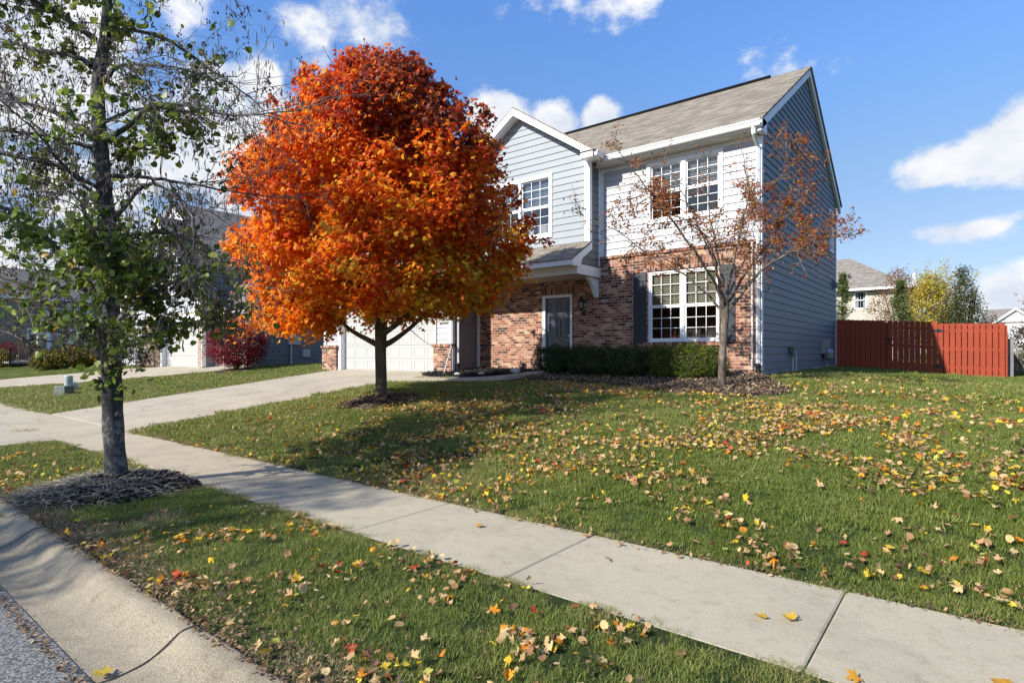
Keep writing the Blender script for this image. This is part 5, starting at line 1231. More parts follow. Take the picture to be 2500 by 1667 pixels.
# ================================================================== generic crowns
def bushy(name, loc, prof, label, cat, cols, wts, nleaf, size, tmpl=LANCE, trunk=(.06, .5), group=None, shell=.5, lump=.12, seed=0, squash=1.0, inner=True, up=.4, sig=.09, mat='leaf', stems=6):
    rng = np.random.default_rng(seed+100); x0, y0 = loc; z0 = gz(x0, y0)
    T = thing(name, (x0, y0, z0), label, cat, group); tk = MB(); H = prof[-1][0]
    for k in range(stems):
        a = k*2.4; rr_ = np.interp(H*.6, [p[0] for p in prof], [p[1] for p in prof])*.6
        tk.tube(catmull([(x0+.02*math.cos(a), y0+.02*math.sin(a), z0-.05), (x0+rr_*.4*math.cos(a), y0+rr_*.4*math.sin(a), z0+H*.35), (x0+rr_*math.cos(a), y0+rr_*math.sin(a)*squash, z0+H*.8)], 6), [trunk[0]*(1-.12*i) for i in range(7)], 6, False)
    tk.build('trunk' if H > 2 else 'stem', MT['bark2'], T)
    pz = [p[0] for p in prof]; pr = [p[1] for p in prof]; area = np.array(pr)+.05
    ncl = max(20, nleaf//22); P = []; ph = rng.uniform(0, 6, 4)
    while len(P) < ncl:
        z = rng.uniform(pz[0], pz[-1]); r = np.interp(z, pz, pr)
        if rng.uniform() > (r+.05)/max(area): continue
        a = rng.uniform(0, 2*math.pi); r *= 1+lump*(math.sin(3*a+ph[0]+2*z/max(H, 1)*3)+.7*math.sin(5*a+ph[1]-z*4/max(H, 1)*2)); f = rng.uniform()**shell
        P.append((x0+r*f*math.cos(a), y0+r*f*math.sin(a)*squash, z0+z, a))
    P = np.array(P); c = np.repeat(P, 22, axis=0); pos = c[:, :3]+rng.normal(size=(len(c), 3))*sig
    o_ = np.stack([np.cos(c[:, 3]), np.sin(c[:, 3]), np.full(len(c), up)], 1)
    col = pal(len(pos), cols, wts, .16, rng)*(1+.18*np.repeat(rng.normal(size=ncl), 22))[:, None]
    scatter('crown' if H > 2 else 'foliage', tmpl, pos, rotmats(len(pos), o_*.7, .7, rng), rng.uniform(size*.7, size*1.2, len(pos)), np.clip(col, .003, .9), MT[mat], T, rng)
    return T
G_D = [(.018, .035, .010), (.03, .055, .014), (.05, .085, .018), (.09, .12, .02)]
# hedge: boxy clipped shrubs
def hedge(x0, x1, y0, y1, h, label, cols, wts, seed):
    rng = np.random.default_rng(seed); cx, cy = (x0+x1)/2, (y0+y1)/2; z0 = gz(cx, cy)
    T = thing('hedge', (cx, cy, z0), label, 'hedge', 'clipped hedge shrubs under the window'); tk = MB()
    for k in range(9):
        a = rng.uniform(0, 6.28); tk.tube([(cx+.05*math.cos(a), cy+.05*math.sin(a), z0-.05), (cx+(x1-x0)*.4*math.cos(a), cy+(y1-y0)*.35*math.sin(a), z0+h*.75)], [.018, .008], 5, False)
    tk.build('stem', MT['bark2'], T)
    n = int(13000*(x1-x0)); u = rng.uniform(-1, 1, (n, 3)); ax = rng.integers(0, 3, n); sg = rng.choice([-1, 1], n); dep = rng.uniform(size=n)**1.6*.35
    for i in range(3): u[ax == i, i] = (sg*(1-dep))[ax == i]
    q = u.copy(); rr_ = (np.abs(q)**3.2).sum(1)**(1/3.2); q = q/np.maximum(rr_, .6)[:, None]*np.minimum(rr_, 1)[:, None]
    p = q*np.array([(x1-x0)/2, (y1-y0)/2, h/2])+np.array([cx, cy, z0+h/2+.06])
    ph = rng.uniform(0, 6, 6)
    nb_ = .06*(np.sin(p[:, 0]*9+ph[0])+np.sin(p[:, 1]*8+ph[1]+p[:, 2]*7)+np.sin(p[:, 0]*21+p[:, 2]*17+ph[2])*.6)
    p += q*nb_[:, None]*.8+rng.normal(size=(n, 3))*.022
    p[:, 2] = np.maximum(p[:, 2], z0+.06+.05*rng.uniform(size=n))
    col = pal(n, cols, wts, .2, rng); o_ = q/np.linalg.norm(q, axis=1, keepdims=True)+np.array([0, 0, .3])
    scatter('foliage', LANCE, p, rotmats(n, o_, .8, rng), rng.uniform(.028, .055, n), col, MT['leaf'], T, rng)
HC = [(.03, .06, .018), (.05, .09, .024), (.08, .13, .03), (.14, .19, .04)]
hedge(-9.02, -8.04, 12.25, 13.15, .66, 'dark green clipped hedge shrub in front of the entrance door, leftmost of the row', HC, [4, 4, 2, .3], 1)
hedge(-7.88, -7.04, 12.2, 13.1, .64, 'dark green clipped hedge shrub below the wall lantern, second of the row', HC, [4, 4, 2, .3], 2)
hedge(-6.86, -5.94, 12.15, 13.1, .64, 'dark green clipped hedge shrub under the left window pane, third of the row', HC, [4, 4, 2, .4], 3)
hedge(-5.76, -4.2, 12.1, 13.1, .66, 'long yellow-green topped hedge shrub behind the small tree, rightmost of the row', [(.035, .07, .014), (.08, .13, .02), (.17, .22, .028), (.36, .32, .04)], [3, 4, 3, 1.2], 4)
RED = [(.16, .010, .02), (.27, .016, .03), (.12, .01, .018), (.42, .04, .06)]
bushy('burning_bush', (-23.3, 11.5), [(.2, .35), (.5, .95), (.9, 1.15), (1.3, 1.15), (1.6, .85), (1.75, .4)], 'rounded crimson burning bush before the grey neighbouring garage', 'bush', RED, [4, 4, 3, 1], 15000, .085, trunk=(.02, .5), seed=1, shell=.35, lump=.07, stems=14)
bushy('red_shrub', (-32.4, 11.3), [(.1, .5), (.6, 1.1), (1.2, 1.2), (1.9, .9), (2.3, .3)], 'green shrub speckled with red leaves left of the neighbour garage door', 'bush', [(.3, .03, .03), (.05, .08, .02), (.12, .05, .02), (.08, .12, .03)], [2, 4, 2, 2], 4000, .09, trunk=(.02, .5), seed=2)
bushy('japanese_maple', (-54.6, 10.3), [(.4, .5), (.7, 1.6), (1.0, 2.0), (1.3, 1.5), (1.6, .5)], 'low spreading dark red maple behind the black fence at the far left', 'tree', [(.13, .02, .02), (.2, .03, .03), (.08, .02, .02)], [3, 2, 2], 6000, .1, trunk=(.05, .5), seed=3)
YG = [(.45, .33, .02), (.16, .17, .02), (.07, .09, .02), (.3, .12, .02)]
bushy('yellow_shrub', (-49.7, 9.0), [(.1, .4), (.5, .7), (.9, .5), (1.1, .2)], 'bright yellow shrub under the dark red maple at the left edge', 'bush', YG, [5, 2, 1, 0.5], 3500, .15, trunk=(.02, .4), seed=4)
bushy('olive_shrub', (-39.7, 9.3), [(.1, .6), (.4, .85), (.75, .75), (1.05, .3)], 'low olive-brown shrub with yellow tips beside the black fence', 'bush', YG, [.8, 3, 4, 1], 4500, .14, trunk=(.02, .4), seed=5)
bushy('olive_shrub', (-39.3, 10.15), [(.1, .8), (.5, 1.1), (.85, .9), (1.15, .4)], 'largest olive-brown rounded shrub, middle of the three in front of the olive house', 'bush', YG, [.4, 3, 4, 1.6], 6000, .14, trunk=(.02, .4), seed=6)
bushy('yellow_shrub', (-39.0, 11.0), [(.1, .6), (.5, .85), (.9, .7), (1.2, .3)], 'golden yellow shrub just left of the near street tree trunk', 'bush', YG, [6, 2, 1, 1.5], 4500, .14, trunk=(.02, .4), seed=7)
bushy('green_shrub', (-38.5, 11.7), [(.1, .7), (.6, .9), (1.2, .8), (1.6, .3)], 'green shrub between the yellow shrub and the grey neighbouring house', 'bush', G_D, [2, 3, 2, 1], 4500, .14, trunk=(.02, .4), seed=8)
# conifers and trees behind the fence
def conifer(x, y, H, R0, label, seed):
    rng = np.random.default_rng(seed); z0 = gz(x, y); T = thing('conifer', (x, y, z0), label, 'tree', 'young conifers behind the red fence')
    tk = MB(); tk.tube([(x, y, z0-.1), (x, y, z0+H*.6), (x, y, z0+H)], [.09, .05, .01], 7); lp = []; ld = []
    for k in range(int(H*22)):
        f = rng.uniform()**.8; z = z0+.3+f*(H-.35); ln = R0*(1-f)**1.0*rng.uniform(.6, 1.2)+.05; a = rng.uniform(0, 6.28)
        pts = wander((x, y, z), (math.cos(a), math.sin(a), .35), ln, 6, .06, .05, rng); tk.tube(pts, [.018*(1-.12*i) for i in range(7)], 4, False)
        for i in range(1, 7):
            for q in range(15): lp.append(pts[i]+rng.normal(size=3)*.06); ld.append(pts[i]-pts[i-1])
    tk.build('trunk', MT['bark2'], T); lp = np.array(lp); ld = np.array(ld); n = len(lp); ld /= np.linalg.norm(ld, axis=1, keepdims=True)
    R_ = rotmats(n, np.array([0, -.2, .6]), .6, rng, ld+rng.normal(size=(n, 3))*.5)
    scatter('crown', LANCE, lp, R_, rng.uniform(.06, .12, n), pal(n, [(.15, .19, .06), (.26, .29, .10), (.09, .12, .04)], [3, 2, 2], .2, rng), MT['leaf'], T, rng)
conifer(-4.75, 30.7, 4.1, 1.0, 'young conifer beside the side wall of the house, behind the fence', 31)
conifer(-2.65, 32.3, 3.85, 1.15, 'young conifer directly behind the gate, left of the yellow tree', 32)
YEL = [(.62, .48, .08), (.45, .4, .06), (.25, .26, .05), (.45, .27, .06)]
bushy('rusty_tree', (-3.85, 48), [(1.5, 1.2), (3.5, 1.9), (5, 1.6), (6.2, .6)], 'rusty brown tree top showing over the roof corner of the beige house', 'tree', [(.28, .13, .04), (.2, .09, .03), (.3, .2, .05)], [3, 2, 1], 5000, .16, trunk=(.09, 1), seed=11, sig=.2)
bushy('yellow_tree', (-1.75, 38.1), [(.8, .7), (2, 1.3), (3, 1.35), (3.8, .95), (4.5, .55), (4.9, .2)], 'yellow-leaved tree leaning right behind the middle of the red fence', 'tree', YEL, [4, 3, 1.5, 1], 9500, .13, trunk=(.07, 1), seed=12, sig=.16, lump=.22)
def plume():
    rng = np.random.default_rng(77); T = bpy.data.objects['yellow_tree']; tk = MB(); lp = []
    for k in range(22):
        d = np.array([.35, .3, 1.0])+rng.normal(size=3)*.3; pts = wander((-1.5+rng.normal()*.3, 38.2+rng.normal()*.3, 3.6), d, rng.uniform(1.6, 3.1), 9, .13, -.015, rng)
        tk.tube(pts, [.02*(1-.1*i) for i in range(10)], 4, False)
        for i in range(4, 10):
            for q in range(14): lp.append(pts[i]+rng.normal(size=3)*.12)
    tk.build('branch', MT['twig'], T); lp = np.array(lp); n = len(lp)
    scatter('foliage', LANCE, lp, rotmats(n, np.array([0, -.5, .4]), .7, rng), rng.uniform(.09, .15, n), pal(n, YEL, [5, 3, 1, 2], .15, rng), MT['leaf'], T, rng)
plume()
bushy('green_tree', (-.35, 36.6), [(.5, 1.2), (1.6, 1.4), (2.6, 1.05), (3.4, .65), (4.2, .3), (4.95, .08)], 'dark green pointed tree turning brown right of the yellow tree', 'tree', [(.03, .06, .012), (.06, .09, .02), (.13, .08, .04), (.12, .13, .03)], [3, 3, 2, 1.2], 11000, .12, trunk=(.07, 1), seed=13, sig=.14, lump=.2)
bushy('russet_shrub', (1.95, 31.5), [(.2, .7), (.9, 1.1), (1.5, 1.0), (1.9, .5)], 'dark russet shrub beyond the right end of the fences', 'bush', [(.09, .06, .04), (.16, .09, .05), (.05, .05, .02)], [3, 2, 2], 5000, .09, trunk=(.03, .5), seed=14)
bushy('green_shrub', (1.45, 24.8), [(.1, .45), (.5, .55), (.9, .3), (1.1, .1)], 'small green shrub at the right edge beside the grey fence', 'bush', [(.07, .09, .02), (.14, .15, .03), (.2, .12, .03)], [3, 2, 1], 2000, .06, trunk=(.02, .4), seed=15)
bushy('golden_tree', (2.35, 27.0), [(1.0, .5), (1.7, .9), (2.3, 1.0), (2.9, .9), (3.4, .3)], 'golden-leaved branch ends reaching in at the right edge', 'tree', [(.4, .26, .04), (.12, .14, .03), (.4, .16, .04)], [3, 2, 1], 2600, .09, trunk=(.05, .5), seed=16, sig=.13)
# far bare treeline
bushy('far_woods', (6, 140), [(.5, 7), (3.5, 9), (5.5, 5), (6.6, 1.5)], 'hazy brown line of distant bare woods', 'woods', [(.2, .15, .12), (.16, .12, .1)], [1, 1], 5000, .4, trunk=(.1, 1), seed=17, sig=.7)
# tall tree on the far side of the street, out of the picture, whose shadow crosses the kerb and pavement
bushy('shade_tree', (-10.3, -9.6), [(3.6, .8), (5.2, 1.4), (7.2, 1.6), (8.8, 1.3), (10.2, .6), (10.9, .2)], 'tall street tree across the road behind the camera', 'tree', G_D, [1, 2, 2, 1], 9000, .14, trunk=(.12, 1), seed=18, sig=.18)

# ================================================================== GRASS
def grassmat():
    m, t, b, o = nt('grass_blades'); L = t.links.new
    a = N(t, 'ShaderNodeAttribute', attribute_name='tint', attribute_type='INSTANCER'); g_ = N(t, 'ShaderNodeNewGeometry')
    cv = N(t, 'ShaderNodeAttribute', attribute_name='Col')
    sp = N(t, 'ShaderNodeSeparateColor'); L(cv.outputs['Color'], sp.inputs[0])
    ad = N(t, 'ShaderNodeMath', operation='MULTIPLY_ADD'); L(sp.outputs[0], ad.inputs[0]); ad.inputs[1].default_value = .42; L(a.outputs['Fac'], ad.inputs[2])
    r = ramp(t, [(0, (.075, .11, .018)), (.28, (.155, .205, .036)), (.5, (.26, .285, .07)), (.7, (.34, .31, .12)), (.9, (.42, .32, .18)), (1.0, (.46, .36, .24))]); L(ad.outputs[0], r.inputs[0])
    L(r.outputs[0], b.inputs['Base Color']); b.inputs['Roughness'].default_value = .5; b.inputs['Specular IOR Level'].default_value = .3
    tr = N(t, 'ShaderNodeBsdfTranslucent'); L(r.outputs[0], tr.inputs['Color']); mx = N(t, 'ShaderNodeMixShader'); mx.inputs[0].default_value = .3
    L(b.outputs[0], mx.inputs[1]); L(tr.outputs[0], mx.inputs[2]); L(mx.outputs[0], o.inputs[0]); return m
GM = grassmat()
def tuft(name, rad, nb, hmin, hmax, wid, seed, lean=.35):
    rng = np.random.default_rng(seed); a = rng.uniform(0, 6.28, nb); r = rad*np.sqrt(rng.uniform(size=nb))
    pos = np.stack([r*np.cos(a), r*np.sin(a), np.zeros(nb)-.01], 1)
    T = [blade_tmpl(bend, 1) for bend in (.15, .35, .6, .9)]
    up = np.tile(np.array([0, 0, 1.0]), (nb, 1))+rng.normal(size=(nb, 3))*lean*np.array([1, 1, .2]); up /= np.linalg.norm(up, axis=1, keepdims=True)
    sp = rng.uniform(0, 6.28, nb); n_ = np.stack([np.cos(sp), np.sin(sp), np.zeros(nb)], 1); n_ -= up*np.sum(n_*up, 1, keepdims=True); n_ /= np.linalg.norm(n_, axis=1, keepdims=True)
    x = np.cross(n_, up); h = rng.uniform(hmin, hmax, nb); w = wid*rng.uniform(.6, 1.3, nb)
    Vs, Ts, Cs = [], [], []; pk = rng.integers(0, 4, nb); tone = rng.uniform(0, 1, nb)**1.5
    for i in range(nb):
        V, Tt = T[pk[i]]; W = pos[i]+V[:, :1]*x[i]*w[i]*.5+V[:, 1:2]*n_[i]*h[i]+V[:, 2:]*up[i]*h[i]*(1-.25*T[pk[i]][0][4, 1])
        Vs.append(W); Ts.append(Tt+5*i); Cs.append(np.full((5, 3), tone[i]))
    V = np.vstack(Vs); Tt = np.vstack(Ts); me = bpy.data.meshes.new(name)
    me.from_pydata([tuple(v) for v in V], [], [tuple(int(q) for q in f) for f in Tt]); c = me.color_attributes.new('Col', 'FLOAT_COLOR', 'POINT')
    cc_ = np.ones((len(V), 4), np.float32); cc_[:, :3] = np.vstack(Cs); c.data.foreach_set('color', cc_.ravel()); me.materials.append(GM)
    return bpy.data.objects.new(name, me)
def instancer(name, pos, rot, scl, idx, tint, protos):
    coll = bpy.data.collections.new(name+'_sources')
    for p in protos: coll.objects.link(p)
    me = bpy.data.meshes.new(name); me.vertices.add(len(pos)); me.vertices.foreach_set('co', pos.astype(np.float32).ravel())
    me.attributes.new('rot', 'FLOAT_VECTOR', 'POINT').data.foreach_set('vector', rot.astype(np.float32).ravel())
    me.attributes.new('scl', 'FLOAT_VECTOR', 'POINT').data.foreach_set('vector', scl.astype(np.float32).ravel())
    me.attributes.new('idx', 'INT', 'POINT').data.foreach_set('value', idx.astype(np.int32))
    me.attributes.new('tint', 'FLOAT', 'POINT').data.foreach_set('value', tint.astype(np.float32))
    o = bpy.data.objects.new(name, me); COL.objects.link(o)
    ng = bpy.data.node_groups.new(name, 'GeometryNodeTree'); ng.interface.new_socket('Geometry', in_out='INPUT', socket_type='NodeSocketGeometry'); ng.interface.new_socket('Geometry', in_out='OUTPUT', socket_type='NodeSocketGeometry')
    gi = ng.nodes.new('NodeGroupInput'); go = ng.nodes.new('NodeGroupOutput'); ip = ng.nodes.new('GeometryNodeInstanceOnPoints'); ci = ng.nodes.new('GeometryNodeCollectionInfo')
    ci.inputs['Collection'].default_value = coll; ci.inputs['Separate Children'].default_value = True; ci.inputs['Reset Children'].default_value = True
    def at(nm, ty):
        n = ng.nodes.new('GeometryNodeInputNamedAttribute'); n.data_type = ty; n.inputs[0].default_value = nm; return n.outputs[0]
    l = ng.links.new; l(gi.outputs[0], ip.inputs['Points']); l(ci.outputs[0], ip.inputs['Instance']); ip.inputs['Pick Instance'].default_value = True
    l(at('idx', 'INT'), ip.inputs['Instance Index']); 
    e2r = ng.nodes.new('FunctionNodeEulerToRotation'); l(at('rot', 'FLOAT_VECTOR'), e2r.inputs[0]); l(e2r.outputs[0], ip.inputs['Rotation']); l(at('scl', 'FLOAT_VECTOR'), ip.inputs['Scale']); l(ip.outputs[0], go.inputs[0])
    md = o.modifiers.new('instances', 'NODES'); md.node_group = ng; o['kind'] = 'stuff'; return o
def vnoise(x, y, s, seed):
    """cheap value noise"""
    g_ = np.random.default_rng(seed).uniform(size=(256, 256)); u = x/s+1000; v = y/s+1000; i = np.floor(u).astype(int); j = np.floor(v).astype(int); f = u-i; h = v-j
    f = f*f*(3-2*f); h = h*h*(3-2*h); i %= 256; j %= 256; i2 = (i+1) % 256; j2 = (j+1) % 256
    return (g_[i, j]*(1-f)+g_[i2, j]*f)*(1-h)+(g_[i, j2]*(1-f)+g_[i2, j2]*f)*h
def inview(x, y, marg=1.1):
    d = x*FWD[0]+y*FWD[1]; l = x*RGT[0]+y*RGT[1]; return (d > .3) & (np.abs(l) < d*.88*marg+1.2)
def make_grass():
    rng = np.random.default_rng(3); pr = []
    for k in range(4): pr.append(tuft('grass_tuft_a%d' % k, .11, 130, .022, .062, .0032, 50+k))
    for k in range(3): pr.append(tuft('grass_tuft_b%d' % k, .17, 110, .03, .068, .0065, 60+k))
    for k in range(3): pr.append(tuft('grass_tuft_c%d' % k, .34, 120, .035, .075, .015, 70+k))
    P = []; I = []
    for (x0, x1, y0, y1, dens, ids, dmin, dmax) in ((-13, 6, 1.4, 8.5, 125, (0, 4), 0, 7.0), (-20, 9, 1.4, 16, 66, (4, 7), 5.5, 14.5), (-60, 12, 1.4, 27, 24, (7, 10), 12.6, 70), (-45, 45, 27, 60, 3, (7, 10), 13, 90)):
        n = int((x1-x0)*(y1-y0)*dens); x = rng.uniform(x0, x1, n); y = rng.uniform(y0, y1, n); d = np.hypot(x, y)
        k = inview(x, y) & (d >= dmin+rng.uniform(-.4, .4, n)) & (d < dmax+rng.uniform(-.4, .4, n)); x, y = x[k], y[k]
        kk = np.array([kindat(a, b) == 'grass' for a, b in zip(x, y)], bool) if len(x) else np.zeros(0, bool)
        x, y = x[kk], y[kk]; P.append(np.stack([x, y], 1)); I.append(rng.integers(ids[0], ids[1], len(x)))
    P = np.vstack(P); I = np.concatenate(I); x, y = P[:, 0], P[:, 1]; z = gzv(x, y)-.012; z[(y < 3)] = -.03+.03*(y[y < 3]-1.44)/1.5
    print('tufts', len(x)); n = len(x)
    # distance to concrete edges makes a dry fringe
    ed = np.minimum.reduce([np.abs(y-CURB1), np.abs(y-SY0), np.abs(y-SY1), np.abs(x-DRX1)+np.where(y < 4, 9, 0), np.abs(x-DRX0)+np.where(y < 4, 9, 0)])
    fr = np.clip(1-ed/np.where(y < 3, .28, .22), 0, 1)*vnoise(x, y, .45, 8)*1.5
    cur = np.clip(1-np.abs(y-CURB1-.02)/.40, 0, 1)*np.clip(vnoise(x, y, .6, 12)*2.4-.1, 0, 1)*1.25
    dst = np.hypot(x-STREET_B[0]-.6, y-STREET_B[1]+.5); ringd = np.clip(1-np.abs(dst-1.15)/.5, 0, 1)*(y < 2.4)*.5
    big = vnoise(x, y, 1.6, 4)*.5+vnoise(x, y, .5, 5)*.35+vnoise(x, y, 5, 6)*.4
    tint = np.clip(.06+.40*(big-.25)+.32*fr+.75*cur+ringd+rng.normal(size=n)*.05+np.where((y > 4.2) & (x < -3) & (y < 8), .06, 0), -.1, .8)
    s = rng.uniform(.75, 1.2, n)*(1-.35*np.clip(fr, 0, 1)); hs = s*(.75+.5*vnoise(x, y, .8, 9))*(1-.45*cur)
    rot = np.stack([rng.normal(size=n)*.06, rng.normal(size=n)*.06, rng.uniform(0, 6.28, n)], 1)
    instancer('grass', np.stack([x, y, z], 1), rot, np.stack([s, s, hs], 1), I, tint, pr)
make_grass()

# ================================================================== FALLEN LEAVES
LC = [(.52, .34, .16), (.44, .26, .12), (.56, .41, .2), (.30, .16, .08), (.62, .40, .03), (.68, .50, .05), (.60, .22, .02), (.45, .07, .03), (.16, .09, .06), (.40, .38, .08)]
LW = [5, 4, 4, 2, 2, 1.6, 1.8, .7, .8, .5]
def fallen():
    rng = np.random.default_rng(17); n = 110000; x = np.concatenate([rng.uniform(-13, 8, n), rng.uniform(-11.5, .8, 14000), rng.uniform(-32, -18, 16000)]); y = np.concatenate([rng.uniform(4.1, 17, n), rng.uniform(1.35, 3.02, 14000), rng.uniform(4.2, 12, 16000)])
    cl = vnoise(x, y, .55, 21); c2 = vnoise(x, y, 1.8, 22); c3 = vnoise(x, y, .25, 23)
    dens = np.zeros(len(x)); lawn = (y > 4.1) & (x > -13)
    band = np.exp(-(np.maximum(0, np.abs(y-7.6-.12*(x+4))-1.2)/3.0)**2)*np.clip((x+9.5)/3.5, .10, 1)
    dens[lawn] = (band*2.2+.16*np.clip((x+6)/3, .3, 1))[lawn]; dens *= np.clip(cl*1.6-.35, .03, 1)*np.clip(c2*1.5-.1, .15, 1)*np.clip(c3*1.5-.1, .2, 1)
    dens[lawn & (y < 4.6)] *= 1.0
    dens[lawn & (x > -1.2)] *= .9; dens[lawn & (x < -10.5)] *= .5
    st = y < 3.05; dens[st] = (.38*np.clip((x+6.3)/1.2, 0, 1)*np.clip(cl*2.2-.55, .02, 1)*np.clip(c3*2-.4, .15, 1))[st]
    isl = st & (x < -8.2); dens[isl] = (.16*np.clip(cl*2-.5, 0, 1))[isl]
    lf = x < -18; dens[lf] = (.10*np.clip(cl*2-.4, .02, 1)*np.exp(-((y-7.5)/3.5)**2))[lf]
    k = (rng.uniform(size=len(x)) < dens*.98) & inview(x, y, 1.02); x, y = x[k], y[k]
    kk = np.array([kindat(a, b) in ('grass', 'mulch') or (rng.uniform() < .02) or (kindat(a, b) == 'walk' and abs(b-SY1) < .10 and rng.uniform() < .4) for a, b in zip(x, y)]); x, y = x[kk], y[kk]; n = len(x); print('fallen', n)
    z = gzv(x, y)+.018+rng.uniform(0, .035, n); con = np.array([kindat(a, b) in ('walk', 'drive', 'curb') for a, b in zip(x, y)]); z[con] = gzv(x[con], y[con])+.015
    z[y < 3] -= .015
    R_ = rotmats(n, np.array([0, 0, 1.0]), 1.0, np.random.default_rng(5)); R2 = rotmats(n, np.array([0, 0, 1.0]), .26, rng); k2 = rng.uniform(size=n) < .6; R_[k2] = R2[k2]; col = pal(n, LC, LW, .18, rng)
    lf = x < -18; 
    if lf.any(): col[lf] = pal(lf.sum(), [LC[4], LC[5], LC[6], LC[0]], [3, 2, 3, 3], .15, rng)
    sz = rng.uniform(.028, .062, n)*np.where(y < 3.1, .9, 1)
    o = scatter('fallen_leaves', MAPLE_F+ROUND+LANCE[:3], np.stack([x, y, z], 1), R_, sz, col, MT['leafdry'], None, rng, True); o['kind'] = 'stuff'
fallen()
def one_leaf(x, y, zz, s, col, label, seed, tilt=.15):
    rng = np.random.default_rng(seed); R_ = rotmats(1, np.array([0, 0, 1.0]), tilt, rng)
    o = scatter('fallen_leaf', [maple_fine(20+seed, .6)], np.array([[x, y, zz+.012]]), R_, np.array([s*.55]), np.array([col]), MT['leafdry'], None, rng)
    tag(o, label, 'leaf', 'fallen leaves lying on the concrete')
Yc = (.52, .33, .03); Oc = (.5, .25, .03); Bc = (.3, .17, .07)
one_leaf(-.93, 3.45, .005, .12, Yc, 'left one of two yellow leaves side by side on the near sidewalk slab', 1)
one_leaf(-.80, 3.52, .005, .12, Yc, 'right one of two yellow leaves side by side on the near sidewalk slab', 2)
one_leaf(-.42, 3.08, .005, .10, Oc, 'small yellow leaf near the grass at the bottom of the nearest slab', 3)
one_leaf(.10, 3.45, .005, .13, Oc, 'yellow-brown leaf lying alone on the rightmost sidewalk slab', 4)
one_leaf(-3.35, 3.75, .005, .11, Oc, 'orange-tan leaf lying across a sidewalk joint in mid-picture', 5)
one_leaf(-2.05, 3.72, .005, .12, (.5, .36, .27), 'pinkish tan leaf alone in the middle of the sidewalk', 6)
one_leaf(-3.42, 1.02, -.118, .14, (.5, .36, .05), 'yellow leaf lying in the gutter beside the asphalt', 7)
one_leaf(-2.96, .98, -.118, .12, (.5, .32, .05), 'yellow leaf at the lower edge of the gutter near the crack', 8)
one_leaf(-6.6, 3.95, .005, .11, Oc, 'orange leaf on the shaded part of the sidewalk', 9)
one_leaf(-8.2, 3.9, .005, .10, Oc, 'orange leaf on the sunny sidewalk right of the street tree', 10)
one_leaf(-15.5, 5.4, gz(-15.5, 5.4)+.006, .13, Oc, 'orange leaf on the driveway right of the street tree trunk', 11)
one_leaf(-14.9, 4.35, .02, .12, Bc, 'brown leaf on the driveway where it meets the sidewalk', 12)
one_leaf(-16.4, 3.6, .005, .12, Oc, 'orange leaf on the sidewalk in front of the driveway', 13)
one_leaf(-18.9, 3.5, .005, .12, Bc, 'brown leaf on the sidewalk at the left below the utility box', 14)
# mulch chips and dry stalks
def chips(name, fn, n, cols, wts, size, seed, flat=.5, asp=.22):
    rng = np.random.default_rng(seed); P = []
    while len(P) < n:
        p = fn(rng)
        if p is not None: P.append(p)
    P = np.array(P); V = np.array([[-asp, 0, 0], [asp, .05, .02], [asp*.8, 1, 0], [-asp*.7, .95, .03]]); T_ = np.array([(0, 1, 2), (0, 2, 3)])
    o = scatter(name, [(V, T_)], P, rotmats(n, np.array([0, 0, 1.0]), flat, rng), rng.uniform(size*.4, size*1.3, n), pal(n, cols, wts, .25, rng), MT['leafdry'], None, rng); o['kind'] = 'stuff'
MC = [(.015, .014, .015), (.04, .036, .036), (.09, .08, .075), (.2, .18, .16)]
def inbed(B_, h):
    xs = [p[0] for p in B_]; ys = [p[1] for p in B_]
    def f(rng):
        x = rng.uniform(min(xs), max(xs)); y = rng.uniform(min(ys), max(ys))
        return (x, y, gz(x, y)+h+rng.uniform(0, .03)) if inpoly(x, y, B_) else None
    return f
chips('mulch_chips', inbed(BED1, .05), 7000, MC, [4, 4, 2, .6], .05, 1); chips('mulch_chips', inbed(BED2, .05), 13000, [(.05, .04, .03), (.16, .115, .08), (.32, .23, .15), (.46, .35, .23)], [2, 3, 2.5, 1.4], .055, 2)
def ringf(cx, cy, R0, h, zb=None):
    def f(rng):
        a = rng.uniform(0, 6.28); r = R0*rng.uniform()**.55*1.08; x = cx+r*math.cos(a); y = cy+r*math.sin(a)
        return (x, y, gz(x, y)+h*max(0, 1-(r/R0)**1.6)+rng.uniform(0, .025)-(.0 if r < R0 else .01)) if kindat(x, y) in ('mulch', 'grass') else None
    return f
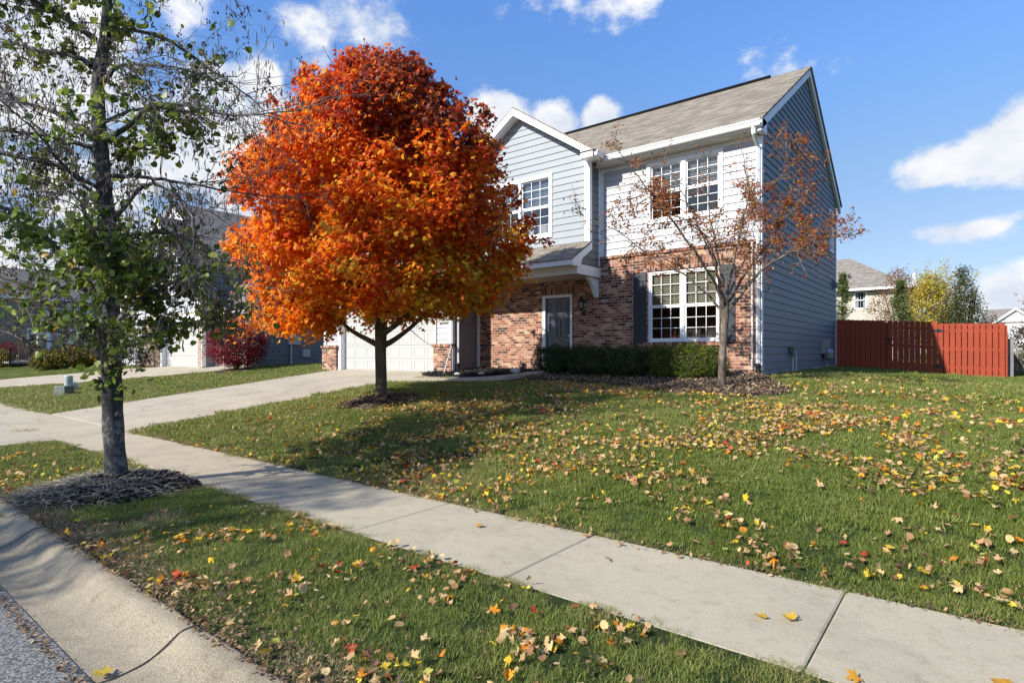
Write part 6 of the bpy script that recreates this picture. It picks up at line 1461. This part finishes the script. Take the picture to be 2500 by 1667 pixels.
chips('mulch_chips', ringf(*MAPLE_B, .78, .1), 3500, [(.05, .035, .03), (.14, .1, .08), (.25, .18, .13)], [3, 3, 1.5], .05, 3)
chips('mulch_chips', ringf(STREET_B[0]+.1, STREET_B[1], .80, .12), 7000, MC, [5, 4, 2, .6], .045, 4)
def stalks():
    rng = np.random.default_rng(8); n = 1300; a = rng.uniform(0, 6.28, n); r = .12+.74*rng.uniform(size=n)**.8; x = STREET_B[0]+.1+r*np.cos(a); y = STREET_B[1]-.12+r*np.sin(a)*.95
    k = np.array([kindat(p, q) in ('mulch', 'grass') for p, q in zip(x, y)]); x, y, r, a = x[k], y[k], r[k], a[k]; z = .13*np.maximum(0, 1-(r/.80)**1.6)+.02
    b = MB()
    for i in range(len(x)):
        aa = a[i]+rng.normal()*1.0; d = (math.cos(aa), math.sin(aa), rng.uniform(.0, .35)); pts = wander((x[i], y[i], z[i]), d, rng.uniform(.08, .26), 4, .18, -.1, rng)
        pts = [np.array([p[0], p[1], max(p[2], .005)]) for p in pts]; b.tube(pts, [.0021, .002, .0017, .0013, .001], 3, False)
    o = b.build('dry_stalks', pm('straw', (.38, .33, .26), .8, .35, 8)); o['kind'] = 'stuff'
stalks()
# leaf debris along the concrete edges
def debris(rng):
    m_ = int(rng.choice([0, 1, 2, 3], p=[.3, .25, .15, .3]))
    if m_ == 0: x = rng.uniform(-9, 1.5); y = CURB1+abs(rng.normal())*.1-.02; z = 0
    elif m_ == 1: x = rng.uniform(-12.5, 3); y = SY1+rng.normal()*.035; z = .006
    elif m_ == 2: x = rng.uniform(-7.5, -1); y = CURB0-.03+rng.normal()*.018; z = -.112
    else: x = rng.uniform(-6.8, -1); y = CURB1+abs(rng.normal())*.22; z = .0
    if not inview(np.array([x]), np.array([y]))[0]: return None
    return (x, y, z+rng.uniform(0, .012))
chips('leaf_debris', debris, 8000, [(.22, .13, .07), (.33, .2, .11), (.12, .08, .05), (.3, .26, .16)], [3, 2, 2, 1], .02, 9, .4, .3)
